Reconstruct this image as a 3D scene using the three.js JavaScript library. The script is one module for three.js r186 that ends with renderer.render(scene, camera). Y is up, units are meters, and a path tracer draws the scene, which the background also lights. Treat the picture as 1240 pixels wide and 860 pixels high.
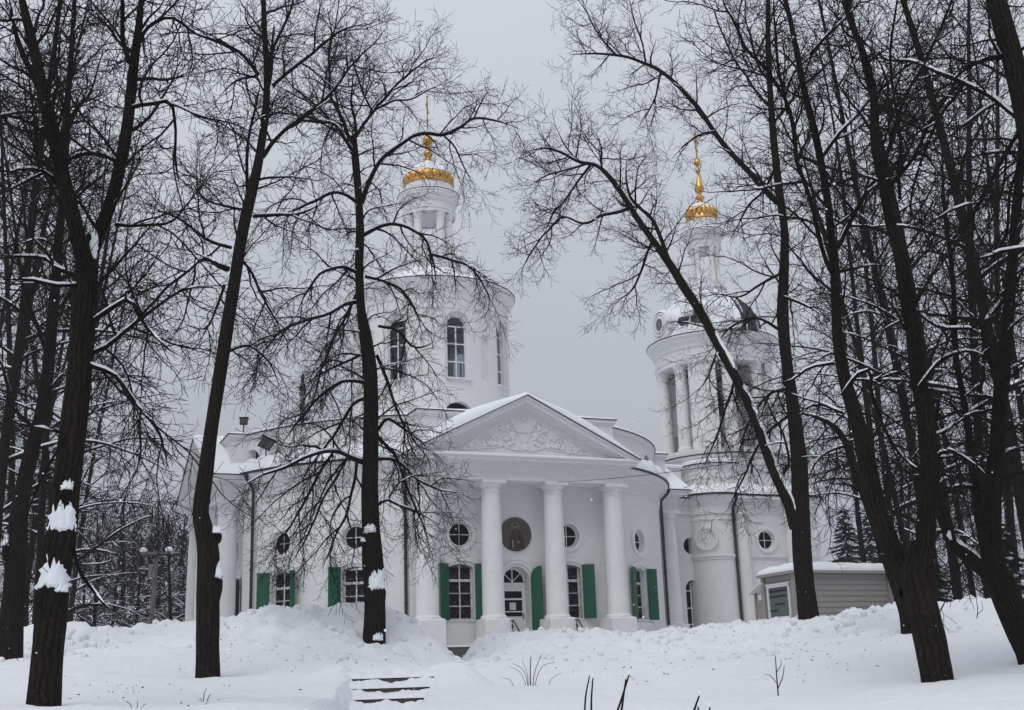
import * as THREE from 'three';
import { mergeGeometries, toCreasedNormals, mergeVertices } from 'three/addons/utils/BufferGeometryUtils.js';
import { ImprovedNoise } from 'three/addons/math/ImprovedNoise.js';
import { Brush, Evaluator, SUBTRACTION } from 'three-bvh-csg';

// ------------------------------------------------------------------ camera, sky, light, exposure
const W = 1240, H = 860, FPX = 1467.49, PITCH = 0.2656, ROLL = -0.0339, EYE = 1.6;
const scene = new THREE.Scene();
const camera = new THREE.PerspectiveCamera(THREE.MathUtils.radToDeg(2 * Math.atan(H / 2 / FPX)), 1024 / 710, 0.1, 3000);
camera.position.set(0, EYE, 0);
camera.rotation.set(PITCH, 0, ROLL, 'YXZ');
camera.updateMatrixWorld(true);

const noise3 = new ImprovedNoise();
const N3 = (x, y, z) => noise3.noise(x, y, z);
function fbm(x, y, z, o = 4) { let s = 0, a = 0.5; for (let i = 0; i < o; i++) { s += a * N3(x, y, z); x = x * 2.03 + 7.1; y = y * 2.03 + 3.7; z = z * 2.03 + 1.3; a *= 0.5; } return s; }

const SKY = [0.600, 0.632, 0.712];   // an even overcast, a little brighter above than near the skyline
{
  const w = 256, h = 128, data = new Float32Array(w * h * 4);
  for (let j = 0; j < h; j++) for (let i = 0; i < w; i++) {
    const el = (j + 0.5) / h * Math.PI - Math.PI / 2, az = (i + 0.5) / w * Math.PI * 2;
    const cx = Math.cos(el) * Math.cos(az), cy = Math.sin(el), cz = Math.cos(el) * Math.sin(az);
    const cloud = 1 + 0.07 * fbm(cx * 2.2 + 5, cy * 4.5 + 2, cz * 2.2 + 9, 4);
    const k = (0.62 + 0.75 * Math.max(0, Math.min(0.55, cy))) * cloud, o = (j * w + i) * 4;
    data[o] = SKY[0] * k; data[o + 1] = SKY[1] * k; data[o + 2] = SKY[2] * k; data[o + 3] = 1;
  }
  const tex = new THREE.DataTexture(data, w, h, THREE.RGBAFormat, THREE.FloatType);
  tex.mapping = THREE.EquirectangularReflectionMapping; tex.magFilter = tex.minFilter = THREE.LinearFilter; tex.wrapS = THREE.RepeatWrapping; tex.needsUpdate = true;
  scene.background = tex; scene.environment = tex;
}
const sun = new THREE.DirectionalLight(0xfffdfa, 1.2);
sun.position.set(-20, 75, 4); sun.target.position.set(0, 3, -40);
sun.castShadow = true; sun.shadow.radius = 70; sun.shadow.mapSize.set(2048, 2048);
Object.assign(sun.shadow.camera, { left: -40, right: 40, top: 40, bottom: -40, near: 1, far: 160 });
scene.add(sun, sun.target);
const renderer = new THREE.WebGLRenderer({ antialias: true });
renderer.setSize(1024, 710); renderer.toneMapping = THREE.LinearToneMapping; renderer.toneMappingExposure = 1.03;
renderer.shadowMap.enabled = true;

// ------------------------------------------------------------------ helpers
function rng(seed) { let a = seed >>> 0; return () => { a = (a + 0x6D2B79F5) | 0; let t = Math.imul(a ^ (a >>> 15), 1 | a); t = (t + Math.imul(t ^ (t >>> 7), 61 | t)) ^ t; return ((t ^ (t >>> 14)) >>> 0) / 4294967296; }; }
const V = (x, y, z) => new THREE.Vector3(x, y, z);
const D2R = Math.PI / 180;
// a photo pixel and a ground distance give a point
function at(px, py, d) {
  const v = V((px - W / 2) / FPX, -(py - H / 2) / FPX, -1).applyQuaternion(camera.quaternion);
  v.multiplyScalar(d / Math.hypot(v.x, v.z)); v.y += EYE; return v;
}
const names = {};
function numbered(n) { const k = names[n] = (names[n] ?? -1) + 1; return k ? `${n}_${String(k).padStart(3, '0')}` : n; }
function mesh(name, geo, mat, parent) {
  const m = new THREE.Mesh(geo, mat); m.castShadow = m.receiveShadow = true;
  m.name = parent ? name : numbered(name); (parent ?? scene).add(m); return m;
}
function tag(o, label, category, group, kind) { Object.assign(o.userData, { label, category }); if (group) o.userData.group = group; if (kind) o.userData.kind = kind; return o; }
function thing(name, label, category, group, pos = [0, 0, 0], turn = 0) { const g = new THREE.Group(); g.name = numbered(name); g.position.set(...pos); g.rotation.y = turn; scene.add(g); return tag(g, label, category, group); }
// texture coordinates in metres from the dominant axis of each face
function uvBox(geo, s = 1) {
  const g = geo.index ? geo.toNonIndexed() : geo, p = g.attributes.position, uv = new Float32Array(p.count * 2), a = V(), b = V(), c = V(), n = V();
  for (let i = 0; i < p.count; i += 3) {
    a.fromBufferAttribute(p, i); b.fromBufferAttribute(p, i + 1); c.fromBufferAttribute(p, i + 2);
    n.copy(b).sub(a).cross(c.clone().sub(a)); const x = Math.abs(n.x), y = Math.abs(n.y), z = Math.abs(n.z);
    for (let k = 0; k < 3; k++) { const q = k === 0 ? a : k === 1 ? b : c; uv[(i + k) * 2] = (x > z && x > y ? q.z : q.x) * s; uv[(i + k) * 2 + 1] = (y > x && y > z ? q.z : q.y) * s; }
  }
  g.setAttribute('uv', new THREE.BufferAttribute(uv, 2)); return g;
}
const clean = g => { const o = g.index ? g.toNonIndexed() : g; for (const k of Object.keys(o.attributes)) if (!['position', 'normal', 'uv'].includes(k)) o.deleteAttribute(k); if (!o.attributes.normal) o.computeVertexNormals(); if (!o.attributes.uv) uvBox(o); return o; };
const join = list => mergeGeometries(list.map(clean), false);
const box = (w, h, d, x = 0, y = 0, z = 0) => uvBox(new THREE.BoxGeometry(w, h, d).translate(x, y, z));
const boxR = (x0, x1, y0, y1, z0, z1) => box(x1 - x0, y1 - y0, z1 - z0, (x0 + x1) / 2, (y0 + y1) / 2, (z0 + z1) / 2);
function chamferBox(w, h, d, c, x = 0, y = 0, z = 0) {
  const s = new THREE.Shape([[-w / 2 + c, -h / 2 + c], [w / 2 - c, -h / 2 + c], [w / 2 - c, h / 2 - c], [-w / 2 + c, h / 2 - c]].map(q => new THREE.Vector2(...q)));
  return uvBox(new THREE.ExtrudeGeometry(s, { depth: d - 2 * c, bevelEnabled: true, bevelSize: c, bevelThickness: c, bevelSegments: 1 }).translate(x, y, z - d / 2 + c));
}
function lathe(prof, seg = 64, a0 = 0, a1 = 360, crease = 0.6) {
  const g = new THREE.LatheGeometry(prof.map(q => new THREE.Vector2(q[0], q[1])), seg, a0 * D2R, (a1 - a0) * D2R);
  return uvBox(toCreasedNormals(g, crease));
}
function prism(pts, z0, z1, bevel = 0, holes = [], seg = 16) {   // outline in x, y pulled along z
  const s = pts instanceof THREE.Shape ? pts : new THREE.Shape(pts.map(q => new THREE.Vector2(...q)));
  for (const h of holes) s.holes.push(h);
  return uvBox(new THREE.ExtrudeGeometry(s, { depth: z1 - z0 - 2 * bevel, bevelEnabled: bevel > 0, bevelSize: bevel, bevelThickness: bevel, bevelSegments: 1, bevelOffset: -bevel, curveSegments: seg }).translate(0, 0, z0 + bevel));
}
function archShape(w, y0, y1, r = w / 2, C = THREE.Shape) {   // an opening with a segmental or round head, top at y1; r = radius of the head
  const s = new C(), h = w / 2, sag = r - Math.sqrt(Math.max(0, r * r - h * h)), a = Math.asin(Math.min(1, h / r));
  s.moveTo(-h, y0); s.lineTo(h, y0); s.lineTo(h, y1 - sag);
  s.absarc(0, y1 - r, r, Math.PI / 2 - a, Math.PI / 2 + a, false); s.lineTo(-h, y0); return s;
}
function tubeBuf() { return { p: [], n: [], uv: [], i: [] }; }
// a tapering tube through points, appended to a buffer; wob(angle, k) varies the radius
function addTube(B, pts, rad, sides, wob, capEnd = false, uvs = 1) {
  let t = V(), nrm = V(), bin = V(), prev = null, len = 0; const base = B.p.length / 3, m = pts.length;
  for (let k = 0; k < m; k++) {
    const a = pts[Math.max(0, k - 1)], b = pts[Math.min(m - 1, k + 1)]; t.copy(b).sub(a).normalize();
    if (!prev) { nrm.set(Math.abs(t.y) > 0.9 ? 1 : 0, Math.abs(t.y) > 0.9 ? 0 : 1, 0); } else nrm.copy(prev);
    nrm.addScaledVector(t, -nrm.dot(t)).normalize(); bin.copy(t).cross(nrm); prev = nrm.clone();
    if (k) len += pts[k].distanceTo(pts[k - 1]);
    for (let s = 0; s <= sides; s++) {
      const f = s / sides * Math.PI * 2, c = Math.cos(f), q = Math.sin(f), r = rad[k] * (wob ? wob(f, k, len) : 1);
      const nx = nrm.x * c + bin.x * q, ny = nrm.y * c + bin.y * q, nz = nrm.z * c + bin.z * q;
      B.p.push(pts[k].x + nx * r, pts[k].y + ny * r, pts[k].z + nz * r); B.n.push(nx, ny, nz); B.uv.push(s / sides * Math.max(1, Math.round(rad[0] * 6.28 * uvs)), len * uvs);
    }
    if (k) for (let s = 0; s < sides; s++) { const x = base + (k - 1) * (sides + 1) + s, y = x + sides + 1; B.i.push(x, x + 1, y, y, x + 1, y + 1); }
  }
  if (capEnd) { const c = B.p.length / 3, e = pts[m - 1]; B.p.push(e.x, e.y, e.z); B.n.push(t.x, t.y, t.z); B.uv.push(0, len); const o = base + (m - 1) * (sides + 1); for (let s = 0; s < sides; s++) B.i.push(o + s, o + s + 1, c); }
}
function bufGeo(B, recompute) {
  const g = new THREE.BufferGeometry(); g.setAttribute('position', new THREE.Float32BufferAttribute(B.p, 3)); g.setAttribute('normal', new THREE.Float32BufferAttribute(B.n, 3)); g.setAttribute('uv', new THREE.Float32BufferAttribute(B.uv, 2)); g.setIndex(B.i);
  if (recompute) g.computeVertexNormals(); return g;
}
function rod(pts, r, sides = 6, r1 = r) { const B = tubeBuf(), m = pts.length; addTube(B, pts, pts.map((_, k) => r + (r1 - r) * k / (m - 1)), sides, null, true); return clean(bufGeo(B)); }
// a snow cover: map(u, v) gives the bed, thick(u, v) its depth; edges round off
function blanket(nu, nv, map, thick, o = {}) {
  const p = [], uv = [], idx = [], f = t => 0.5 - 0.5 * Math.cos(Math.PI * t);
  for (let j = 0; j <= nv; j++) for (let i = 0; i <= nu; i++) {
    const u = o.evenU ? i / nu : f(i / nu), v = f(j / nv), q = map(u, v), e = Math.min(o.openU ? 1 : Math.min(u, 1 - u) * (o.eu ?? 14), Math.min(o.openV0 ? 1 : v * (o.ev ?? 6), o.openV1 ? 1 : (1 - v) * (o.ev ?? 6)));
    const t = thick(u, v) * Math.pow(Math.max(0, Math.min(1, e)), 0.45);
    p.push(q[0], q[1] + t, q[2]); uv.push(q[0], q[2]);
  }
  for (let j = 0; j < nv; j++) for (let i = 0; i < nu; i++) { const a = j * (nu + 1) + i, b = a + nu + 1; idx.push(a, b, a + 1, a + 1, b, b + 1); }
  const g = new THREE.BufferGeometry(); g.setAttribute('position', new THREE.Float32BufferAttribute(p, 3)); g.setAttribute('uv', new THREE.Float32BufferAttribute(uv, 2)); g.setIndex(idx); g.computeVertexNormals(); return g;
}
const csg = new Evaluator(); csg.useGroups = false; csg.attributes = ['position', 'normal'];
function cut(geo, cutters, crease = 0.5) {
  const prep = g => { const b = new Brush(mergeVertices(new THREE.BufferGeometry().setAttribute('position', g.attributes.position.clone()).setIndex(g.index ? g.index.clone() : null), 1e-5)); b.geometry.computeVertexNormals(); b.updateMatrixWorld(true); return b; };
  let a = prep(geo);
  for (const c of cutters) { const r = csg.evaluate(a, prep(c), SUBTRACTION); a = new Brush(r.geometry); a.updateMatrixWorld(true); }
  let g = new THREE.BufferGeometry(); g.setAttribute('position', a.geometry.attributes.position.clone()); if (a.geometry.index) g.setIndex(a.geometry.index.clone());
  g = toCreasedNormals(g, crease); return uvBox(g);
}

// ------------------------------------------------------------------ materials
function noiseTex(size, fn, srgb) {
  const d = new Uint8Array(size * size * 4);
  for (let j = 0; j < size; j++) for (let i = 0; i < size; i++) { const c = fn(i / size, j / size), o = (j * size + i) * 4; for (let k = 0; k < 3; k++) d[o + k] = Math.max(0, Math.min(255, Math.round(255 * (Array.isArray(c) ? c[k] : c)))); d[o + 3] = 255; }
  const t = new THREE.DataTexture(d, size, size); t.wrapS = t.wrapT = THREE.RepeatWrapping; t.magFilter = THREE.LinearFilter; t.minFilter = THREE.LinearMipmapLinearFilter; t.generateMipmaps = true; if (srgb) t.colorSpace = THREE.SRGBColorSpace; t.needsUpdate = true; return t;
}
// noise that closes on itself in both directions
function tileFbm(u, v, f, o, z = 0) { const a = u * Math.PI * 2, b = v * Math.PI * 2, R = f / (Math.PI * 2); return fbm(Math.cos(a) * R + 11 + z, Math.sin(a) * R + Math.cos(b) * R * 1.37 + 5, Math.sin(b) * R + 3, o); }
const texGrain = noiseTex(512, (u, v) => 0.5 + 0.7 * tileFbm(u, v, 40, 3));
const texPlaster = noiseTex(512, (u, v) => { const a = 0.94 + 0.045 * tileFbm(u, v, 9, 5) + 0.045 * tileFbm(u, v, 50, 3, 4) - 0.05 * Math.max(0, tileFbm(u * 3, v, 14, 3, 40)) * (tileFbm(u, v, 5, 2, 50) > 0.05 ? 1 : 0.3); return [a, a * 0.997, a * 0.985]; }, true);
const texSnowBump = noiseTex(1024, (u, v) => 0.5 + 0.45 * tileFbm(u, v, 22, 4) + 0.35 * tileFbm(u, v, 130, 2, 8));
const barkH = (u, v) => { const br = 0.5 + 0.9 * tileFbm(u, v, 16, 3, 21); const w = tileFbm(u, v, 6, 3, 2) * 0.06 + tileFbm(u, v, 24, 2, 5) * 0.03; const a = Math.abs(Math.sin((u + w) * Math.PI * 13)); return Math.max(0, Math.min(1, Math.pow(a, 0.7) * (0.35 + 0.45 * br) + 0.35 * (0.5 + 0.8 * tileFbm(u, v, 34, 3, 6)))); };
const texBarkBump = noiseTex(512, barkH);
const texBark = noiseTex(512, (u, v) => { const h = barkH(u, v), m = 0.5 + tileFbm(u, v, 9, 4, 13); const k = 0.4 + 0.6 * h, f = tileFbm(u, v, 75, 2, 31) > 0.40 && tileFbm(u, v, 8, 2, 17) > 0.06 ? 1 : 0, s = 0.55; if (f) return [0.55, 0.56, 0.58]; return [((0.165 + 0.10 * m) * k + 0.05) * s + 0.028, ((0.145 + 0.085 * m) * k + 0.045) * s + 0.024, ((0.125 + 0.05 * m) * k + 0.04) * s + 0.024]; }, true);
const rep = (t, x, y = x) => { const c = t.clone(); c.repeat.set(x, y); c.needsUpdate = true; return c; };
const lin = (r, g, b) => new THREE.Color().setRGB(r, g, b);
const std = o => new THREE.MeshStandardMaterial({ side: THREE.DoubleSide, ...o });
const matte = o => new THREE.MeshPhysicalMaterial({ side: THREE.DoubleSide, specularIntensity: 0.15, ...o });
const SNOW = lin(0.82, 0.84, 0.88);
const M = {
  plaster: std({ color: lin(0.84, 0.845, 0.855), map: rep(texPlaster, 0.35), bumpMap: rep(texGrain, 1.2), bumpScale: 0.004, roughness: 0.9 }),
  trim: std({ color: lin(0.84, 0.845, 0.855), map: rep(texPlaster, 0.8), roughness: 0.85 }),
  whitePaint: std({ color: lin(0.72, 0.72, 0.71), roughness: 0.55 }),
  snow: std({ color: SNOW, bumpMap: rep(texSnowBump, 0.45), bumpScale: 0.035, roughness: 0.95 }),
  roofSnow: std({ color: SNOW, bumpMap: rep(texSnowBump, 0.6), bumpScale: 0.012, roughness: 0.95 }),
  branchSnow: std({ color: SNOW, roughness: 0.95 }),
  green: std({ color: lin(0.002, 0.095, 0.047), map: rep(texPlaster, 1.4), roughness: 0.45 }),
  glass: new THREE.MeshPhysicalMaterial({ color: lin(0.012, 0.013, 0.015), roughness: 0.3, specularIntensity: 0.08, side: THREE.DoubleSide }),
  clearGlass: new THREE.MeshPhysicalMaterial({ color: lin(0.75, 0.78, 0.80), roughness: 0.03, transmission: 1, thickness: 0, side: THREE.DoubleSide }),
  iron: std({ color: lin(0.02, 0.02, 0.022), roughness: 0.6 }),
  gutter: std({ color: lin(0.022, 0.020, 0.020), roughness: 0.5 }),
  gold: std({ color: lin(0.62, 0.36, 0.11), metalness: 1, roughness: 0.42 }),
  stone: std({ color: lin(0.09, 0.085, 0.078), map: rep(texPlaster, 1.3), bumpMap: rep(texGrain, 0.9), bumpScale: 0.012, roughness: 0.9 }),
  bark: matte({ map: rep(texBark, 1, 0.55), bumpMap: rep(texBarkBump, 1, 0.55), bumpScale: 0.05, roughness: 0.95 }),
  twig: matte({ color: lin(0.017, 0.0145, 0.0125), roughness: 0.95 }),
  siding: std({ color: lin(0.345, 0.33, 0.315), map: rep(texPlaster, 1.0), roughness: 0.6 }),
  greyGlass: new THREE.MeshPhysicalMaterial({ color: lin(0.10, 0.125, 0.12), roughness: 0.1, side: THREE.DoubleSide }),
  oldGold: std({ color: lin(0.38, 0.25, 0.09), metalness: 1, roughness: 0.5 }),
  bronze: std({ color: lin(0.05, 0.04, 0.03), metalness: 0.7, roughness: 0.5 }),
  needle: matte({ color: lin(0.012, 0.020, 0.014), roughness: 0.95 }),
  pole: std({ color: lin(0.16, 0.15, 0.145), map: rep(texPlaster, 1.5), roughness: 0.9 }),
  houseWall: std({ color: lin(0.22, 0.21, 0.215), map: rep(texPlaster, 0.6), roughness: 0.9 }),
};

// ------------------------------------------------------------------ the snow-covered ground
const CTRL = [];
const ctl = (px, py, d) => { const q = at(px, py, d); CTRL.push([q.x, q.z, q.y]); };
for (const a of [
  // foot of the slope, then the open snow in front
  [0, 872, 11], [200, 874, 11], [400, 878, 11.5], [620, 878, 12], [820, 880, 12], [1040, 878, 12], [1240, 874, 12],
  [55, 856, 14], [150, 848, 16], [250, 822, 21.5], [110, 815, 20.5], [0, 806, 23], [330, 842, 18], [330, 806, 23], [395, 852, 17.5], [390, 815, 21],
  [600, 846, 17], [800, 842, 18], [1000, 838, 18], [1128, 827, 17], [1230, 815, 18], [560, 832, 20], [700, 818, 21], [860, 815, 21], [1000, 808, 21], [1060, 800, 21], [1190, 800, 20.5],
  [600, 796, 25], [700, 797, 25], [820, 793, 25], [920, 785, 25.5], [1010, 775, 25.5], [1100, 764, 25], [1200, 770, 24], [1240, 789, 20.5],
  // crest of the ploughed bank beside the church
  [13, 797, 26], [40, 778, 29], [80, 757, 31], [120, 764, 31], [160, 766, 31], [215, 763, 31], [270, 761, 30.5], [310, 757, 30], [350, 752, 29.5], [400, 745, 29], [432, 738, 28.5], [470, 741, 28.3], [498, 754, 27.8], [515, 772, 27.2],
  [452, 775, 26.4], [420, 780, 25.5], [480, 790, 25.5], [455, 806, 22.5],
  [404, 836, 18], [404, 824, 19.2], [396, 846, 17.2], [528, 836, 18], [530, 823, 19.2], [534, 850, 16.8],
  [529, 817, 25.5], [536, 814, 28], [547, 804, 28.5], [566, 786, 29.2], [600, 769, 29.5], [640, 767, 29.5], [700, 769, 29.5], [760, 770, 29.5], [800, 767, 29.5], [845, 762, 30], [900, 757, 30.5], [945, 754, 30.5], [972, 752, 30], [1000, 749, 30], [1030, 742, 29.5], [1060, 738, 29], [1100, 733, 29], [1140, 737, 29], [1180, 723, 29], [1210, 730, 29], [1240, 735, 29],
]) ctl(...a);
// level ground behind the bank, round the church, and away from the photograph
for (const x of [-16, -12, -8, -4, 4, 8, 12, 16, 22]) CTRL.push([x, -35, 2.45]);
CTRL.push([-1.75, -34, 1.75], [-1.7, -31, 1.7], [-1.65, -29, 1.75], [-2, -37.5, 1.9]);
for (const x of [-24, -12, 0, 12, 24]) CTRL.push([x, -44, 2.5]);
for (const x of [-40, 0, 40]) CTRL.push([x, -65, 2.6]);
CTRL.push([-18, -14, 1.1], [-22, -24, 1.9], [-24, -32, 2.3], [20, -16, 1.2], [22, -24, 2.3], [25, -31, 2.9], [0, 0, 0], [0, -5, 0.55], [-7, -5, 0.5], [7, -5, 0.5], [-12, 0, 0], [12, 0, 0], [0, 8, -0.1]);
const tps = r => r < 1e-9 ? 0 : r * r * Math.log(r);
const TPS = (() => {   // a smooth surface through the points
  const n = CTRL.length, m = n + 3, A = Array.from({ length: m }, () => new Float64Array(m + 1));
  for (let i = 0; i < n; i++) {
    for (let j = 0; j < n; j++) A[i][j] = tps(Math.hypot(CTRL[i][0] - CTRL[j][0], CTRL[i][1] - CTRL[j][1]));
    A[i][i] += 0.02; A[i][n] = A[n][i] = 1; A[i][n + 1] = A[n + 1][i] = CTRL[i][0]; A[i][n + 2] = A[n + 2][i] = CTRL[i][1]; A[i][m] = CTRL[i][2];
  }
  for (let c = 0; c < m; c++) {
    let p = c; for (let r = c + 1; r < m; r++) if (Math.abs(A[r][c]) > Math.abs(A[p][c])) p = r; [A[c], A[p]] = [A[p], A[c]];
    for (let r = c + 1; r < m; r++) { const k = A[r][c] / A[c][c]; if (k) for (let q = c; q <= m; q++) A[r][q] -= k * A[c][q]; }
  }
  const w = new Float64Array(m); for (let r = m - 1; r >= 0; r--) { let s = A[r][m]; for (let q = r + 1; q < m; q++) s -= A[r][q] * w[q]; w[r] = s / A[r][r]; }
  return w;
})();
const sstep = (a, b, x) => { const t = Math.max(0, Math.min(1, (x - a) / (b - a))); return t * t * (3 - 2 * t); };
const STAIR = { c: at(466, 851, 18), half: 0.68, rise: 0.15, tread: 0.36, n: 4 };
STAIR.c.y = 1.31;
function groundBase(x, z) {
  const n = CTRL.length; let s = TPS[n] + TPS[n + 1] * x + TPS[n + 2] * z;
  for (let i = 0; i < n; i++) s += TPS[i] * tps(Math.hypot(x - CTRL[i][0], z - CTRL[i][1]));
  return s;
}
function ground(x, z) {
  const out = sstep(26, 60, Math.hypot(x, z + 22));           // beyond the site the ground is level
  let y = out < 1 ? groundBase(x, z) * (1 - out) : 0; y += out * (2.6 + 0.5 * fbm(x * 0.02, 3, z * 0.02, 2));
  const bank = sstep(22.5, 26.5, -z) * (1 - sstep(31.5, 34, -z)), site = 1 - sstep(30, 60, Math.hypot(x, z + 22));
  // clods of the ploughed bank, soft waves and small dents elsewhere
  y += site * ((0.06 + 0.15 * bank) * fbm(x * 0.75, 1.7, z * 0.75, 3) + (0.07 + 0.30 * bank) * Math.max(0, fbm(x * 1.9, 4.2, z * 1.9, 4) - 0.02) + (0.03 + 0.13 * bank) * fbm(x * 4.3, 9, z * 4.3, 3));
  const dent = fbm(x * 1.9 + 40, 2, z * 1.9, 2); if (dent > 0.30) y -= site * Math.min(0.05, (dent - 0.30) * 0.5);
  // the stair is dug out
  const u = x - STAIR.c.x, v = STAIR.c.z - z;
  const k = (1 - sstep(STAIR.half - 0.30 + 0.30 * fbm(z * 3.1 + (u > 0 ? 9 : 0), 1, 2, 2), STAIR.half - 0.03, Math.abs(u))) * sstep(-4.5, -0.2, v) * (1 - sstep(1.4, 1.7, v));
  const bk = sstep(STAIR.half - 0.1, STAIR.half + 0.06, Math.abs(u)) * (1 - sstep(STAIR.half + 0.3, STAIR.half + 1.0, Math.abs(u))) * sstep(-0.7, 0, v) * (1 - sstep(1.5, 2.2, v));
  if (bk > 0) y = Math.max(y, y + (STAIR.c.y + Math.max(0, Math.min(1.3, v)) / STAIR.tread * STAIR.rise + 0.10 + 0.06 * fbm(x * 3, 5, z * 3, 2) - y) * bk);
  if (k > 0) y = y * (1 - k) + Math.min(y, STAIR.c.y - 0.28 + Math.max(0, v) * 0.36) * k;
  return y;
}
{
  const line = (f0, f1, step, out, grow) => { const a = []; for (let v = f0; v <= f1 + 1e-6; v += step) a.push(v); let s = step, v = f1; while (v < out[1]) { s *= grow; v += s; a.push(v); } s = step; v = f0; while (v > out[0]) { s *= grow; v -= s; a.unshift(v); } return a; };
  const xs = line(-14, 15.5, 0.1, [-900, 900], 1.28), zs = line(-33, -9.5, 0.1, [-1600, 60], 1.28), p = [], uv = [], idx = [];
  for (const z of zs) for (const x of xs) { p.push(x, ground(x, z), z); uv.push(x, z); }
  const n = xs.length; for (let j = 0; j < zs.length - 1; j++) for (let i = 0; i < n - 1; i++) { const a = j * n + i, b = a + n; idx.push(a, b, a + 1, a + 1, b, b + 1); }
  const g = new THREE.BufferGeometry(); g.setAttribute('position', new THREE.Float32BufferAttribute(p, 3)); g.setAttribute('uv', new THREE.Float32BufferAttribute(uv, 2)); g.setIndex(idx); g.computeVertexNormals();
  const m = mesh('snow_ground', g, M.snow); m.userData = { kind: 'structure', label: 'deep snow covering the sloping ground and the ploughed bank' };
}
// stone stair half buried in the snow
{
  const c = STAIR.c, t = thing('stone_stair', 'dark stone steps half buried in snow leading up the bank', 'stairs', null, [c.x, c.y, c.z]);
  for (let k = 0; k < STAIR.n; k++) {
    const y1 = k * STAIR.rise, z1 = -k * STAIR.tread;
    const s = mesh('step', chamferBox(STAIR.half * 2 + 0.2, 0.32, STAIR.tread + 0.1, 0.012, 0, y1 - 0.16, z1 - STAIR.tread / 2 - 0.05), M.stone, t);
    mesh('snow', blanket(60, 12, (u, v) => [(u - 0.5) * (STAIR.half * 2 + 0.2), y1 + 0.002, z1 + 0.02 - v * (STAIR.tread + 0.0)], (u, v) => {
      const e = Math.abs(u - 0.5) * 2; return 0.045 + 0.065 * v + 0.06 * Math.pow(e, 6) + 0.12 * Math.max(-0.3, fbm(u * 7 + k * 7, v * 1.5, k, 3));
    }, { openU: true, openV1: true }), M.snow, s);
  }
}

// ------------------------------------------------------------------ the church
const TH = 0.4033, CX = -3.6, CZ = -52.03;
const church = thing('church', 'white round classical church with columned pedimented porticoes, drum and gilded lantern', 'church', null, [CX, 0, CZ], TH);
const G0 = 1.9;   // foundations, below the snow
// local position -> world
const toWorld = (x, y, z) => V(CX + x * Math.cos(TH) + z * Math.sin(TH), y, CZ - x * Math.sin(TH) + z * Math.cos(TH));
function place(o, deg, r, y, cx = 0, cz = 0) { o.position.set(cx + r * Math.sin(deg * D2R), y, cz + r * Math.cos(deg * D2R)); o.rotation.y = deg * D2R; return o; }
const placed = (g, deg, r, y, cx = 0, cz = 0) => { const o = g.clone(); o.applyMatrix4(new THREE.Matrix4().makeRotationY(deg * D2R)); o.translate(cx + r * Math.sin(deg * D2R), y, cz + r * Math.cos(deg * D2R)); return o; };

// --- opening kits, each built once about its own origin on the wall face (x along, z out)
const circ = (r, C = THREE.Path) => { const p = new C(); p.absarc(0, 0, r, 0, Math.PI * 2, false); return p; };
const ringGeo = (r0, r1, z0, z1, b = 0.015) => { const s = circ(r1, THREE.Shape); return prism(s, z0, z1, b, [circ(r0)], 40); };
const oculusCut = r => new THREE.CylinderGeometry(r, r, 1.6, 40).rotateX(Math.PI / 2);
function oculus(parent, deg, rad, y, r = 0.43, cx, cz) {
  const w = mesh('oculus_window', join([ringGeo(r + 0.012, r + 0.15, -0.02, 0.07), ringGeo(r + 0.13, r + 0.19, -0.02, 0.035), ringGeo(r - 0.05, r + 0.004, -0.20, -0.12, 0.005), boxR(-r, r, -0.014, 0.014, -0.185, -0.145), boxR(-0.014, 0.014, -r, r, -0.185, -0.145)]), M.trim, parent);
  for (let q = 0; q < 4; q++) { const g = new THREE.CircleGeometry(r - 0.03, 10, q * Math.PI / 2 + 0.03, Math.PI / 2 - 0.06).translate(0, 0, -0.165); mesh('pane', g, M.glass, w); }
  return place(w, deg, rad, y, cx, cz);
}
const WIN = { w: 0.92, y0: 3.84, y1: 5.76, r: 1.0 };
const windowCut = () => prism(archShape(WIN.w, 0, WIN.y1 - WIN.y0, WIN.r), -0.9, 0.6);
const shutterGeo = (() => { const w = 0.455, h = 1.94, parts = [chamferBox(w, h, 0.035, 0.006, w / 2, h / 2, 0)];
  for (const [a, b] of [[0.07, 0.9], [1.0, 1.87]]) parts.push(chamferBox(w - 0.12, b - a, 0.016, 0.006, w / 2, (a + b) / 2, 0.022)); return join(parts); })();
const hingeGeos = [0.35, 1.6].map(y => boxR(-0.02, 0.16, y - 0.02, y + 0.02, 0.02, 0.028));
const bars = (() => { const h = WIN.y1 - WIN.y0 - 0.03, w = WIN.w, b = [boxR(-0.022, 0.022, 0, h, -0.25, -0.20), boxR(-w / 2, -w / 2 + 0.05, 0, h - 0.1, -0.26, -0.19), boxR(w / 2 - 0.05, w / 2, 0, h - 0.1, -0.26, -0.19), boxR(-w / 2, w / 2, 0, 0.05, -0.262, -0.192)];
  for (const y of [0.47, 0.91, 1.36]) b.push(boxR(-w / 2, w / 2, y - (y > 1.3 ? 0.045 : 0.018), y + (y > 1.3 ? 0.045 : 0.018), -0.248, -0.198)); return b; })();
const hoodGeo = (() => { const s = new THREE.Shape(), t = WIN.y1 - WIN.y0, R0 = 1.06, R1 = 1.20, a = Math.asin(0.56 / R0); s.absarc(0, t - 0.96, R1, Math.PI / 2 - a, Math.PI / 2 + a, false); s.absarc(0, t - 0.96, R0, Math.PI / 2 + a, Math.PI / 2 - a, true); return prism(s, -0.02, 0.055, 0.012); })();
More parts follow.
